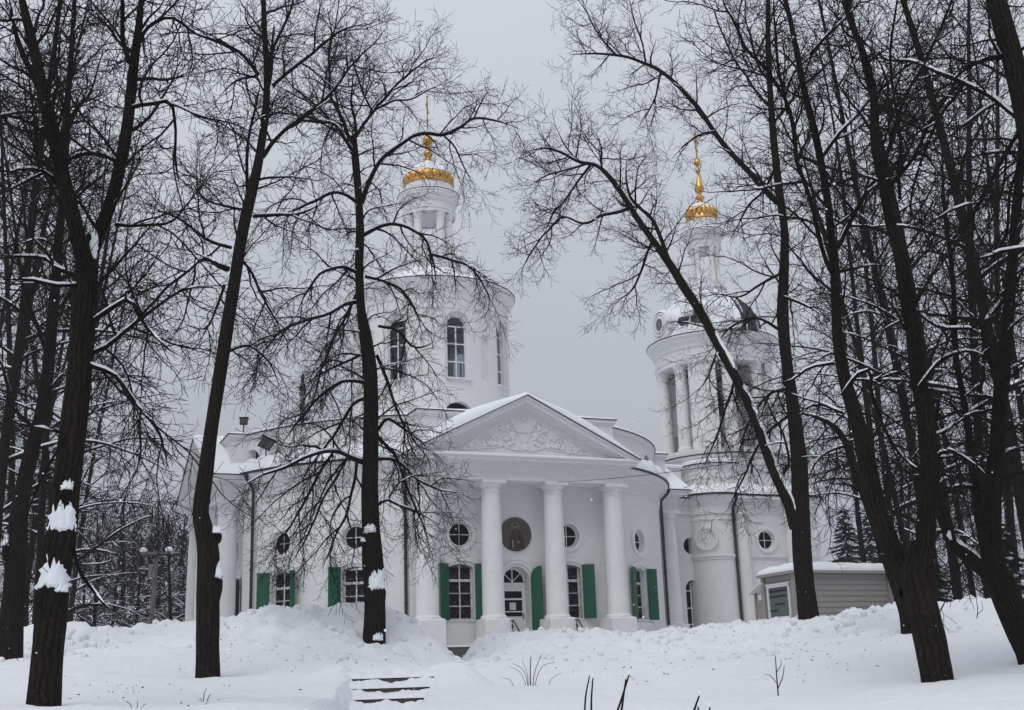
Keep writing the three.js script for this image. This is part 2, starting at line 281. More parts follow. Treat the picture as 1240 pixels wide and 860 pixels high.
const grilleGeo = (() => { const g = [], w = WIN.w / 2, h = WIN.y1 - WIN.y0 - 0.08; for (let k = 0; k < 4; k++) { const x0 = -w + 0.115 + k * 0.23, a = []; for (let s = 0; s <= 28; s++) a.push(V(x0 + 0.1 * Math.sin(s * 0.9 + (k % 2) * Math.PI), s / 28 * h, -0.13)); g.push(rod(a, 0.0055, 4)); } for (const y of [0.3, 0.9, 1.5]) g.push(rod([V(-w, y, -0.13), V(w, y, -0.13)], 0.006, 4)); return join(g); })();
const ironGrey = std({ color: lin(0.14, 0.14, 0.14), roughness: 0.6 });
function shutterWindow(parent, deg, rad, openL = 148, openR = 148) {
  const w = mesh('window', join([...bars, hoodGeo, boxR(-WIN.w / 2 - 0.06, WIN.w / 2 + 0.06, -0.05, 0.0, -0.2, 0.05)]), M.trim, parent);
  const xs = [-WIN.w / 2 + 0.05, 0, WIN.w / 2 - 0.05], ys = [0.05, 0.47, 0.91, 1.36, 1.82];
  for (let i = 0; i < 2; i++) for (let j = 0; j < 4; j++) mesh('pane', boxR(xs[i] + 0.012, xs[i + 1] - 0.012, ys[j] + 0.01, ys[j + 1] - 0.01, -0.228, -0.222), M.glass, w);
  mesh('grille', grilleGeo, ironGrey, w);
  for (const s of [-1, 1]) { const sh = mesh('shutter', shutterGeo, M.green, w); sh.position.set(s * (WIN.w / 2 + 0.03), -0.02, 0.05); sh.rotation.y = s < 0 ? -openL * D2R : Math.PI + openR * D2R; sh.userData.label = 'open green shutter'; for (const hg of hingeGeos) mesh('hinge', hg, M.iron, w).position.set(s * (WIN.w / 2 + 0.03) - (s < 0 ? 0.17 : -0.03), 0, 0.0); }
  place(w, deg, rad, WIN.y0); return w;
}

// --- porticoes: one full set in front, the same again on the sides
const WZ = 8.9, CZL = 9.64, colX = [-3.62, -1.21, 1.21, 3.62];
const door = { w: 1.02, y0: 2.95, y1: 5.68 };
const colGeo = lathe([[0, 3.78], [0.47, 3.78], [0.47, 3.86], [0.44, 3.90], [0.40, 3.93], [0.39, 3.99], [0.385, 5.2], [0.37, 6.4], [0.345, 7.6], [0.325, 8.16], [0.355, 8.175], [0.355, 8.215], [0.325, 8.23], [0.325, 8.34], [0.37, 8.37], [0.41, 8.45], [0.41, 8.47], [0, 8.47]], 40);
const abacus = chamferBox(0.9, 0.13, 0.9, 0.012, 0, 8.535, 0);
const plinthGeo = chamferBox(0.98, 3.78 - 2.93, 0.98, 0.02, 0, (3.78 + 2.93) / 2, 0);
const entRows = [[8.60, 8.74, 0], [8.74, 8.79, 0.035], [8.79, 9.12, -0.01], [9.12, 9.17, 0.05], [9.17, 9.24, 0.12], [9.24, 9.36, 0.40], [9.36, 9.42, 0.47]];
const wallGeo = cut(boxR(-4.0, 4.0, G0, 9.35, WZ - 0.55, WZ), [placed(oculusCut(0.43), 0, WZ, 6.8).translate(-2.1, 0, 0), placed(oculusCut(0.43), 0, WZ, 6.8).translate(2.1, 0, 0), windowCut().translate(-2.1, WIN.y0, WZ), windowCut().translate(2.1, WIN.y0, WZ), prism(archShape(door.w, door.y0, door.y1), WZ - 0.9, WZ + 0.5)]);
const apexY = 11.62, halfW = 4.45, baseY = 9.44, slope = (apexY - baseY) / halfW, rakeY = x => apexY - Math.abs(x) * slope;
const chev = (o0, o1, z0, z1) => { const k = Math.sqrt(1 + slope * slope), a0 = apexY - o0 * k, a1 = apexY - o1 * k, X0 = (a0 - baseY) / slope, X1 = (a1 - baseY) / slope; return prism([[-X0, baseY], [0, a0], [X0, baseY], [X1, baseY], [0, a1], [-X1, baseY]], z0, z1); };
const pedGeo = join([prism([[-3.95, baseY - 0.02], [3.95, baseY - 0.02], [0, baseY + 3.95 * slope]], 9.3, 9.98), chev(0.0, 0.07, 9.2, 10.45), chev(0.068, 0.2, 9.2, 10.38), chev(0.198, 0.26, 9.2, 10.22), chev(0.258, 0.33, 9.2, 10.12), chev(0.5, 0.55, 9.4, 10.015)]);
const entGeo = join(entRows.map(([y0, y1, o]) => boxR(-3.98 - o, 3.98 + o, y0, y1, WZ + 0.003 + (o + 0.02) * 0.004, 10.0 + o)));
// scrollwork of the tympanum
const reliefGeo = (() => {
  const g = [], z = 10.0, spiral = (cx, cy, r, turns, dir, a0, w = 0.032) => { const p = []; for (let k = 0; k <= 40; k++) { const t = k / 40, a = a0 + dir * t * turns * Math.PI * 2, q = r * (1 - t * 0.86); p.push(V(cx + q * Math.cos(a), cy + q * Math.sin(a), z + 0.01)); } g.push(rod(p, w, 6, w * 0.6)); };
  const leaf = (x, y, a, l, w = 0.075) => g.push(clean(new THREE.SphereGeometry(1, 8, 6).scale(l, w, 0.045).translate(l * 0.8, 0, 0).rotateZ(a).translate(x, y, z)));
  const stem = pts => g.push(rod(new THREE.CatmullRomCurve3(pts.map(q => V(q[0], q[1], z + 0.01))).getPoints(24), 0.03, 6, 0.018));
  for (const s of [-1, 1]) {
    const S = (x, y, r, t, d, a) => spiral(s * x, y, r, t, d * s, s > 0 ? a : Math.PI - a);
    S(0.72, 10.16, 0.33, 1.6, 1, -2.2); S(1.42, 9.98, 0.25, 1.5, -1, 2.4); S(1.98, 9.84, 0.18, 1.4, 1, -2.4); S(2.40, 9.72, 0.11, 1.2, -1, 2.2);
    stem([[s * 0.12, 9.68], [s * 0.45, 9.72], [s * 0.8, 9.84], [s * 1.1, 9.76], [s * 1.5, 9.72], [s * 1.9, 9.68], [s * 2.45, 9.62]]);
    stem([[s * 0.1, 10.0], [s * 0.3, 10.45], [s * 0.55, 10.62]]);
    for (let k = 0; k < 16; k++) { const x = 0.35 + k * 0.135; leaf(s * x, 9.66 + (2.7 - x) * 0.18 + 0.14 * Math.sin(k * 2.4), s > 0 ? 0.7 + k * 1.1 : Math.PI - 0.7 - k * 1.1, 0.10 + 0.04 * Math.sin(k * 1.7)); }
    for (let k = 0; k < 7; k++) leaf(s * (0.72 + 0.30 * Math.cos(k * 0.9)), 10.16 + 0.30 * Math.sin(k * 0.9), k * 0.9 * s + (s > 0 ? 0.6 : 2.5), 0.085);
    leaf(s * 0.42, 10.62, Math.PI / 2 - s * 0.3, 0.12); leaf(s * 0.55, 10.55, Math.PI / 2 - s * 1.1, 0.1);
  }
  g.push(clean(new THREE.TorusGeometry(0.2, 0.03, 6, 24).scale(1, 0.72, 1).translate(0, 10.86, z)), clean(new THREE.SphereGeometry(0.1, 12, 8).scale(1, 0.7, 0.4).translate(0, 10.86, z)));
  for (const a of [0.4, 1.2, 1.9, 2.7]) leaf(0.02, 9.72, a, 0.13, 0.06);
  stem([[-0.5, 10.42], [0, 10.36], [0.5, 10.42]]);
  return join(g);
})();
const roofPed = join([prism([[-halfW - 0.03, baseY - 0.02], [0, apexY + 0.005], [halfW + 0.03, baseY - 0.02], [halfW + 0.03, baseY + 0.015], [0, apexY + 0.04], [-halfW - 0.03, baseY + 0.015]], 8.9, 10.49)]);
const iconTex = (() => {
  const c = document.createElement('canvas'); c.width = c.height = 256; const x = c.getContext('2d');
  x.fillStyle = '#45403a'; x.fillRect(0, 0, 256, 256);
  for (let k = 0; k < 240; k++) { const v = 70 + (k * 37 % 30); x.fillStyle = `rgba(${v + 6},${v + 4},${v - 4},0.25)`; x.fillRect((k * 71) % 256, (k * 113) % 256, 26, 9); }
  x.fillStyle = '#6b5c3a'; x.beginPath(); x.arc(126, 66, 37, 0, 7); x.fill(); x.fillStyle = '#5c5648'; x.beginPath(); x.arc(126, 66, 32, 0, 7); x.fill();
  x.fillStyle = '#2e1c15'; x.beginPath(); x.moveTo(104, 82); x.quadraticCurveTo(82, 96, 68, 190); x.lineTo(58, 256); x.lineTo(206, 256); x.quadraticCurveTo(200, 150, 168, 98); x.quadraticCurveTo(150, 84, 146, 82); x.fill();
  x.fillStyle = '#3c2820'; x.fillRect(112, 110, 30, 146); x.fillStyle = '#8a6a50'; x.beginPath(); x.ellipse(125, 66, 15, 22, 0, 0, 7); x.fill();
  x.fillStyle = '#33241c'; x.beginPath(); x.ellipse(125, 52, 17, 12, 0, 0, 7); x.fill(); x.fillStyle = '#4a3a30'; x.beginPath(); x.ellipse(125, 92, 13, 22, 0, 0, 7); x.fill();
  x.fillStyle = '#90725c'; x.beginPath(); x.ellipse(150, 190, 12, 8, 0.6, 0, 7); x.fill(); x.fillStyle = '#a59a86'; x.fillRect(96, 176, 9, 60);
  const t = new THREE.CanvasTexture(c); t.colorSpace = THREE.SRGBColorSpace; return t;
})();
const iconMat = std({ map: iconTex, roughness: 0.5 });
const noticeMat = std({ color: lin(0.6, 0.6, 0.6), roughness: 0.8 });

function portico(turn, shift, full) {
  const tr = o => { o.rotation.y += turn; o.position.applyAxisAngle(V(0, 1, 0), turn).add(V(0, 0, shift).applyAxisAngle(V(0, 1, 0), turn)); return o; };
  const add = (n, g, m, p) => p ? mesh(n, g, m, p) : tr(mesh(n, g, m, church));
  add('portico_wall', wallGeo, M.plaster);
  const sty = add('stylobate', boxR(-4.2, 4.2, G0 - 0.6, 2.87, WZ - 0.5, 10.32), M.stone);
  mesh('ledge', chamferBox(8.5, 0.06, 1.98, 0.01, 0, 2.9, 9.37), M.trim, sty);
  for (const x of colX) {
    const c = mesh('column', join([colGeo, abacus]), M.plaster, church); c.position.set(x, 0, CZL); tr(c);
    mesh('plinth', plinthGeo, M.plaster, c);
    mesh('snow', blanket(10, 10, (u, v) => [(u - 0.5) * 0.96, 3.775, (v - 0.5) * 0.96], (u, v) => { const r = Math.hypot(u - 0.5, v - 0.5) * 0.96; return r < 0.40 ? 0 : 0.02 + 0.06 * Math.max(0, fbm(u * 3 + x, v * 3, x, 2) + 0.35); }), M.roofSnow, c);
  }
  add('entablature', entGeo, M.trim);
  const ped = add('pediment', pedGeo, M.trim);
  if (full) mesh('relief', reliefGeo, M.trim, ped);
  const rf = add('portico_roof', roofPed, M.gutter);
  mesh('snow', blanket(90, 16, (u, v) => { const x = (u - 0.5) * 2 * (halfW + 0.02); return [x, rakeY(x) + 0.03, 9.0 + v * 1.5]; }, (u, v) => { const t = Math.abs(u - 0.5) * 2; return 0.13 + 0.42 * Math.pow(Math.max(0, Math.sin(t * Math.PI)), 1.4) * (u < 0.5 ? 1.1 : 0.95) * (0.9 - 0.35 * v) + 0.05 * fbm(u * 8, v * 2, turn, 3); }, { evenU: true, ev: 9, openV0: true, eu: 9 }), M.roofSnow, rf);
  mesh('snow', blanket(80, 6, (u, v) => [(u - 0.5) * 8.5, 9.425, 9.98 + v * 0.46], (u, v) => 0.05 + 0.03 * fbm(u * 20, v, 2, 2), { evenU: true, openV0: true, eu: 30 }), M.roofSnow, ped);
  const win = [];
  for (const x of [-2.1, 2.1]) { const o = oculus(church, 0, WZ, 6.8); o.position.x = x; tr(o); const w = shutterWindow(church, 0, WZ); w.position.x = x; tr(w); }
  const ic = mesh('icon', new THREE.CylinderGeometry(0.6, 0.6, 0.05, 48), M.trim, church); ic.rotation.set(0, 0, 0); ic.geometry.rotateX(Math.PI / 2); ic.position.set(0, 6.82, WZ + 0.026); tr(ic); ic.userData.label = 'round painted panel of a haloed standing figure';
  mesh('painting', new THREE.CircleGeometry(0.565, 48).translate(0, 0, 0.030), iconMat, ic);
  mesh('rim', ringGeo(0.57, 0.61, 0, 0.045, 0.008), M.iron, ic);
  // door: arched white leaf with panes, hood and two green leaves folded back
  const dw = add('door', join([(() => { const s = new THREE.Shape(); s.absarc(0, 5.17, 0.72, 0, Math.PI, false); s.absarc(0, 5.17, 0.61, Math.PI, 0, true); return prism(s, WZ - 0.02, WZ + 0.06, 0.012); })(), (() => { const s = new THREE.Shape(); s.absarc(0, 5.17, 0.80, 0, Math.PI, false); s.absarc(0, 5.17, 0.735, Math.PI, 0, true); return prism(s, WZ - 0.02, WZ + 0.03, 0.008); })(),
    boxR(-0.5, 0.5, 2.95, 3.95, WZ - 0.46, WZ - 0.40), boxR(-0.5, -0.36, 3.95, 5.0, WZ - 0.46, WZ - 0.40), boxR(0.36, 0.5, 3.95, 5.0, WZ - 0.46, WZ - 0.40), boxR(-0.36, 0.36, 4.84, 5.0, WZ - 0.461, WZ - 0.401), boxR(-0.36, 0.36, 4.53, 4.59, WZ - 0.45, WZ - 0.41), boxR(-0.5, 0.5, 5.0, 5.14, WZ - 0.48, WZ - 0.38), boxR(-0.02, 0.02, 5.14, 5.66, WZ - 0.45, WZ - 0.41),
    (() => { const q = new THREE.Shape(); q.absarc(0, 5.17, 0.51, 0, Math.PI, false); q.absarc(0, 5.17, 0.43, Math.PI, 0, true); return prism(q, WZ - 0.46, WZ - 0.40); })(), ...[1, -1].map(s => box(0.03, 0.48, 0.03).translate(0, 0.24, 0).rotateZ(s * 0.8).translate(0, 5.16, WZ - 0.43)), boxR(-0.36, 0.36, 4.10, 4.14, WZ - 0.45, WZ - 0.41)]), M.trim);
  for (const [a, b] of [[4.14, 4.53], [4.59, 4.84], [3.95, 4.10]]) mesh('pane', boxR(-0.36, 0.36, a, b, WZ - 0.436, WZ - 0.428), M.glass, dw);
  mesh('fanlight', prism(archShape(0.9, 5.14, 5.62), WZ - 0.436, WZ - 0.428), M.glass, dw);
  mesh('notice', boxR(-0.13, 0.12, 4.18, 4.44, WZ - 0.425, WZ - 0.420), noticeMat, dw);
  mesh('handle', boxR(0.38, 0.40, 3.85, 4.05, WZ - 0.40, WZ - 0.36), M.iron, dw);
  for (const s of [-1, 1]) { const sh = mesh('door_leaf', prism((() => { const p = new THREE.Shape(); p.moveTo(0, 0); p.lineTo(0.42, 0); p.lineTo(0.42, 2.72); p.absarc(0.42, 2.30, 0.42, Math.PI / 2, Math.PI, false); p.lineTo(0, 0); return p; })(), -0.02, 0.02, 0.006), M.green, dw); sh.position.set(s * 0.53, 2.97, WZ + 0.05); sh.rotation.y = s < 0 ? -140 * D2R : Math.PI + 140 * D2R; sh.userData.label = 'open green arched door leaf'; }
  return sty;
}
const WALLPARTS = [portico(0, 0, true), portico(-Math.PI / 2, -0.26, false), portico(Math.PI / 2, -0.26, false)];

// --- round bays between the porticoes, their eaves, gutters, snow and downpipes
const RB = 9.6, A0 = 23.5, A1 = 66.5;
function ringBlock(r0, r1, y0, y1, a0, a1, n = 40) {   // a closed piece of ring wall, r1 outside
  const pts = []; for (let k = 0; k <= n; k++) { const a = (a0 + (a1 - a0) * k / n) * D2R; pts.push([r1 * Math.sin(a), r1 * Math.cos(a)]); }
  for (let k = n; k >= 0; k--) { const a = (a0 + (a1 - a0) * k / n) * D2R; pts.push([r0 * Math.sin(a), r0 * Math.cos(a)]); }
  return standing(new THREE.Shape(pts.map(q => new THREE.Vector2(...q))), y0, y1);
}
function standing(shape, y0, y1) {   // an outline on the ground (x, z) raised from y0 to y1
  const g = new THREE.ExtrudeGeometry(shape, { depth: y1 - y0, bevelEnabled: false, curveSegments: 24 }), p = g.attributes.position, o = new THREE.BufferGeometry(), a = new Float32Array(p.count * 3);
  for (let i = 0; i < p.count; i++) { const k = i % 3, src = k === 0 ? i : k === 1 ? i + 1 : i - 1; a[i * 3] = p.getX(src); a[i * 3 + 1] = y0 + p.getZ(src); a[i * 3 + 2] = p.getY(src); }
  o.setAttribute('position', new THREE.BufferAttribute(a, 3)); o.computeVertexNormals(); return o;
}
const bayCut = as => cut(ringBlock(RB - 0.5, RB, G0, 8.62, A0, A1), as.flatMap(a => [placed(oculusCut(0.43), a, RB, 6.78), placed(windowCut(), a, RB, WIN.y0)]), 0.35);
const bayWall = bayCut([36, 54]), bayWallOne = bayCut([36]);
const bayPlinth = uvBox(toCreasedNormals(ringBlock(RB - 0.3, RB + 0.07, G0, 3.72, A0 + 0.4, A1 - 0.4), 0.4));
const bayEave = lathe([[RB - 0.2, 8.6], [RB + 0.05, 8.6], [RB + 0.05, 8.66], [RB + 0.08, 8.68], [RB + 0.08, 8.74], [RB + 0.04, 8.75], [RB + 0.04, 9.08], [RB + 0.1, 9.1], [RB + 0.13, 9.16], [RB + 0.24, 9.24], [RB + 0.40, 9.29], [RB + 0.42, 9.38], [RB + 0.46, 9.40], [RB + 0.46, 9.43], [RB - 0.2, 9.46]], 48, A0, A1, 0.35);
const gutterGeo = lathe([[RB + 0.44, 9.425], [RB + 0.52, 9.425], [RB + 0.53, 9.50], [RB + 0.44, 9.50]], 48, A0 - 0.5, A1 + 0.5, 0.4);
const bayRoof = lathe([[RB + 0.5, 9.50], [9.3, 9.9]], 48, A0, A1);
const arc = (a, r, y) => [r * Math.sin(a * D2R), y, r * Math.cos(a * D2R)];
for (let q = 0; q < 4; q++) {
  const turn = -q * Math.PI / 2, b = mesh('bay_wall', q === 0 ? bayWallOne : bayWall, M.plaster, church); b.rotation.y = turn;
  mesh('base_course', bayPlinth, M.plaster, b);
  const e = mesh('bay_cornice', bayEave, M.trim, church); e.rotation.y = turn;
  mesh('gutter', gutterGeo, M.gutter, e);
  const r = mesh('bay_roof', bayRoof, M.gutter, church); r.rotation.y = turn;
  mesh('snow', blanket(110, 14, (u, v) => arc(A0 + (A1 - A0) * u, RB + 0.53 - v * 0.62, 9.50 + v * 0.3), (u, v) => {
    const n = fbm(u * 13 + q * 9, v * 1.2, q * 3.1, 3); return 0.20 + 0.10 * v + 0.34 * Math.max(-0.3, n) + 0.28 * Math.pow(Math.max(0, fbm(u * 5 + 3.3 * q, 1, q, 2) + 0.05), 0.8);
  }, { evenU: true, openV1: true, eu: 40, ev: 3.2 }), M.roofSnow, r);
  if (q < 2 || q === 3) for (const a of q === 0 ? [36] : [36, 54]) { oculus(church, a - q * 90, RB, 6.78); shutterWindow(church, a - q * 90, RB, q === 0 ? 174 : a === 36 ? 150 : 140, a === 36 ? 150 : 146); }
}
const pipeGeo = join([rod([V(0, 9.40, RB + 0.48), V(0, 9.22, RB + 0.44), V(0, 8.95, RB + 0.16), V(0, 8.75, RB + 0.13), V(0, G0, RB + 0.13)], 0.058, 10), rod([V(0, 9.42, RB + 0.48), V(0, 9.24, RB + 0.47)], 0.10, 10, 0.06), ...[4.4, 5.9, 7.4].map(y => lathe([[0.066, y], [0.072, y + 0.01], [0.072, y + 0.05], [0.066, y + 0.06]], 12).translate(0, 0, RB + 0.13))]);
for (const a of [-25, -62.2, 25, 62.5]) { const p = mesh('downpipe', pipeGeo, M.gutter, church); p.rotation.y = a * D2R; }

// --- attic storey: ring with blocks over the porticoes
const RA = 9.5, YA = 11.05;
const lunCut = r => { const s = new THREE.Shape(); s.absarc(0, 0, r, 0, Math.PI, false); return prism(s, -0.7, 0.4); };
const LUN = [-65, 47.5];
for (let q = 0; q < 4; q++) {
  const a0 = 22 - q * 90, a1 = 69 - q * 90, mid = 45 - q * 90;
  const lun = LUN.filter(a => Math.abs(((a - mid + 540) % 360) - 180) < 24);
  const w = mesh('attic_wall', lun.length ? cut(ringBlock(RA - 0.4, RA, 9.3, YA - 0.2, a0, a1), lun.map(a => placed(lunCut(0.52), a, RA, 9.95)), 0.35) : uvBox(toCreasedNormals(ringBlock(RA - 0.4, RA, 9.3, YA - 0.2, a0, a1), 0.35)), M.plaster, church);
  for (const a of lun) { const s = new THREE.Shape(); s.absarc(0, 0, 0.56, 0, Math.PI, false); const gl = mesh('lunette_pane', prism(s, -0.02, 0.02), M.glass, w); place(gl, a, RA - 0.3, 9.93); }
  const c = mesh('attic_cornice', lathe([[RA - 0.4, YA - 0.2], [RA + 0.03, YA - 0.2], [RA + 0.03, YA - 0.14], [RA + 0.07, YA - 0.12], [RA + 0.1, YA - 0.04], [RA + 0.1, YA - 0.02], [RA - 0.4, YA - 0.02]], 40, a0, a1, 0.35), M.trim, church);
  mesh('flashing', lathe([[RA - 0.4, YA - 0.02], [RA + 0.14, YA - 0.02], [RA + 0.14, YA + 0.015], [RA - 0.4, YA + 0.015]], 40, a0, a1, 0.35), M.gutter, c);
  mesh('snow', blanket(70, 8, (u, v) => arc(a0 + (a1 - a0) * u, RA + 0.11 - v * 0.5, YA + 0.014), (u, v) => 0.10 + 0.09 * fbm(u * 11 + q, v, 4 + q, 3), { evenU: true, eu: 60 }), M.roofSnow, c);
}
const blkGeo = boxR(-3.82, 3.82, 9.3, YA - 0.17, 8.3, 9.6), blkCor = join([boxR(-3.88, 3.88, YA - 0.17, YA - 0.10, 8.3, 9.66), boxR(-3.93, 3.93, YA - 0.10, YA + 0.01, 8.31, 9.71)]);
for (let q = 0; q < 4; q++) {
  const t = q * Math.PI / 2, sh = q % 2 ? -0.26 : 0, p = V(0, 0, sh).applyAxisAngle(V(0, 1, 0), t);
  const b = mesh('attic_block', blkGeo, M.plaster, church); b.rotation.y = t; b.position.copy(p);
  mesh('cornice', blkCor, M.trim, b); mesh('flashing', boxR(-3.97, 3.97, YA + 0.012, YA + 0.04, 8.3, 9.75), M.gutter, b);
  mesh('snow', blanket(60, 10, (u, v) => [(u - 0.5) * 7.9, YA + 0.04, 8.3 + v * 1.42], (u, v) => 0.11 + 0.08 * fbm(u * 9 + q, v * 2, 7 + q, 3), { evenU: true, eu: 40 }), M.roofSnow, b);
}
// main roof under snow
{ const r = mesh('main_roof', lathe([[9.35, 10.7], [9.2, 10.8], [6, 11.6], [3.3, 12.2]], 64), M.gutter, church); mesh('snow', lathe([[9.38, 10.8], [9.2, 11.0], [6, 11.85], [3.6, 12.35], [3.3, 12.4]], 64), M.roofSnow, r); }

// --- drum with tall arched windows, niches and a cornice
const RD = 3.45;
{
  const cuts = [];
  for (let k = 0; k < 8; k++) {
    const a = k * 45; cuts.push(placed(prism(archShape(1.14, 0, 2.98), -0.16, 0.5), a, RD, 13.93), placed(prism(archShape(0.86, 0, 2.74), -1.2, 0.2), a, RD, 14.0));
    if (k % 2 === 0) cuts.push(placed(lunCut(0.66).translate(0, 0, 0.0), a, RD, 12.32));
    const b = a + 22.5; if (b < 120 || b > 240) cuts.push(placed(prism(archShape(0.46, 0, 2.03), -0.13, 0.4), b, RD, 14.02), placed(new THREE.CylinderGeometry(0.21, 0.21, 0.5, 28).rotateX(Math.PI / 2).translate(0, 0, 0.18), b, RD, 16.68));
  }
  const w = mesh('drum_wall', cut(ringBlock(RD - 0.5, RD, 11.4, 17.5, 0, 359.999, 120), cuts, 0.3), M.plaster, church);
  mesh('string_course', lathe([[RD - 0.1, 17.02], [RD + 0.03, 17.02], [RD + 0.035, 17.08], [RD - 0.1, 17.09]], 96), M.trim, w);
  const c = mesh('drum_cornice', lathe([[RD - 0.5, 17.45], [RD + 0.03, 17.45], [RD + 0.05, 17.55], [RD + 0.03, 17.6], [RD + 0.05, 17.75], [RD + 0.11, 17.82], [RD + 0.15, 17.95], [RD + 0.28, 18.08], [RD + 0.30, 18.18], [RD + 0.36, 18.24], [RD + 0.36, 18.29], [RD - 0.5, 18.3]], 96, 0, 360, 0.35), M.trim, church);
  mesh('flashing', lathe([[RD + 0.3, 18.29], [RD + 0.385, 18.295], [RD + 0.385, 18.325], [RD, 18.34]], 96), M.gutter, c);
  const r = mesh('drum_roof', lathe([[RD + 0.36, 18.33], [RD + 0.2, 18.42], [2.4, 19.05], [1.5, 19.5], [1.2, 19.7], [1.2, 18.2]], 72), M.roofSnow, church);
  for (let k = 0; k < 8; k++) {
    const win = mesh('drum_window', join([boxR(-0.028, 0.028, 0, 2.3, -0.33, -0.27), ...[0.74, 1.52, 2.28].map(y => boxR(-0.43, 0.43, y - 0.028, y + 0.028, -0.328, -0.272)), (() => prism(archShape(0.88, 0, 2.75), -0.34, -0.26, 0, [archShape(0.76, 0.06, 2.69, 0.38, THREE.Path)]))(), chamferBox(1.14, 0.07, 0.22, 0.01, 0, -0.05, 0.0)]), M.whitePaint, church);
    for (let i = 0; i < 2; i++) for (const [a, b] of [[0.06, 0.712], [0.768, 1.492], [1.548, 2.252]]) mesh('pane', boxR(i ? 0.028 : -0.38, i ? 0.38 : -0.028, a, b, -0.303, -0.297), M.clearGlass, win);
    mesh('fanlight', prism(archShape(0.76, 2.31, 2.69, 0.38), -0.303, -0.297), M.clearGlass, win);
    place(win, k * 45, RD, 14.0);
  }
  for (let k = 0; k < 4; k++) { const s = new THREE.Shape(); s.absarc(0, 0, 0.68, 0, Math.PI, false); const g = mesh('drum_lunette', prism(s, -0.02, 0.02), M.glass, church); place(g, k * 90, RD - 0.35, 12.3); }
  // drum floor keeps the nave below apart
  mesh('drum_ceiling', new THREE.CircleGeometry(RD - 0.3, 48).rotateX(-Math.PI / 2).translate(0, 13.1, 0), M.plaster, church);
}
// --- lanterns: ring of columns, entablature, gilded band, finial and cross
function petalDome(n, r, y0, y1, bulge) { const g = []; for (let k = 0; k < n; k++) { const e = new THREE.SphereGeometry(1, 14, 10).scale(r * Math.PI / n * 0.96, (y1 - y0) * 0.52, bulge); g.push(placed(clean(e), k * 360 / n, r * 0.93, (y0 + y1) / 2)); } return join(g); }
function cross(y, h, w) {
  const t = 0.055, g = [chamferBox(t * 2, h, t, 0.008, 0, y + h / 2, 0), chamferBox(w, t * 2, t, 0.008, 0, y + h * 0.68, 0.002), chamferBox(w * 0.5, t * 1.6, t, 0.008, 0, y + h * 0.84, 0.002), box(w * 0.55, t * 1.6, t).rotateZ(-0.35).translate(0, y + h * 0.36, 0.003)];
  for (const [x, yy] of [[w / 2, y + h * 0.68], [-w / 2, y + h * 0.68], [0, y + h]]) g.push(clean(new THREE.SphereGeometry(0.055, 8, 6).translate(x, yy, 0)));
  for (let k = 0; k < 4; k++) { const a = Math.PI / 4 + k * Math.PI / 2; g.push(box(0.018, 0.34, 0.018, 0, 0.17, 0).rotateZ(a).translate(0, y + h * 0.68, 0)); }
  return join(g);
}
{
  const L = mesh('lantern', join([lathe([[1.2, 19.45], [1.32, 19.45], [1.32, 19.9], [1.38, 19.93], [1.38, 20.02], [1.2, 20.05], [0, 20.06]], 48), lathe([[0.0, 22.32], [0.8, 22.32], [0.8, 22.4], [1.18, 22.4], [1.18, 22.32], [1.22, 22.32], [1.22, 22.48], [1.25, 22.48], [1.25, 22.56], [1.2, 22.57], [1.2, 22.84], [1.25, 22.85], [1.25, 22.91], [1.29, 22.92], [1.30, 23.02], [1.39, 23.14], [1.39, 23.26], [1.42, 23.27], [1.42, 23.37], [1.2, 23.45], [1.13, 23.46], [1.13, 23.6], [1.16, 23.62], [1.16, 23.68], [1.13, 23.7], [1.13, 23.86], [0, 23.87]], 72, 0, 360, 0.3)]), M.trim, church);
  const cg = lathe([[0, 20.04], [0.24, 20.04], [0.24, 20.12], [0.205, 20.16], [0.2, 21.0], [0.175, 22.0], [0.205, 22.03], [0.18, 22.08], [0.23, 22.22], [0.24, 22.325], [0, 22.325]], 18);
  for (let k = 0; k < 4; k++) for (const s of [-1, 1]) place(mesh('column', cg, M.plaster, L), 26 + k * 90 + s * 15, 1.0, 0);
  mesh('flashing', lathe([[1.38, 23.36], [1.44, 23.365], [1.44, 23.39], [1.1, 23.46]], 64), M.gutter, L);
  mesh('snow', lathe([[1.43, 23.39], [1.41, 23.44], [1.2, 23.5], [1.1, 23.5]], 48), M.roofSnow, L);
  const d = mesh('gilded_band', join([lathe([[0, 23.86], [1.16, 23.86], [1.17, 23.92], [1.12, 24.05], [1.12, 24.3], [1.08, 24.42], [0, 24.46]], 64), petalDome(18, 1.2, 23.98, 24.38, 0.09), ...Array.from({ length: 44 }, (_, k) => placed(clean(new THREE.SphereGeometry(0.045, 6, 5)), k * 360 / 44, 1.16, 23.95))]), M.gold, church);
  mesh('snow', lathe([[1.10, 24.40], [1.08, 24.47], [1.02, 24.56], [0.86, 24.74], [0.62, 24.92], [0.42, 25.03], [0.36, 25.1], [0, 25.12]], 48), M.roofSnow, d);
  const f = mesh('finial', lathe([[0, 25.08], [0.36, 25.08], [0.36, 25.14], [0.26, 25.2], [0.16, 25.28], [0.13, 25.38], [0.14, 25.48], [0.2, 25.56], [0.21, 25.64], [0.15, 25.72], [0.08, 25.78], [0.07, 25.88], [0.09, 25.94], [0.18, 26.02], [0.24, 26.16], [0.25, 26.28], [0.2, 26.44], [0.1, 26.54], [0.05, 26.62], [0, 26.64]], 28, 0, 360, 1.2), M.gold, church);
  mesh('cross', cross(26.6, 1.95, 0.9), M.oldGold, f).rotation.y = 1.15;
}
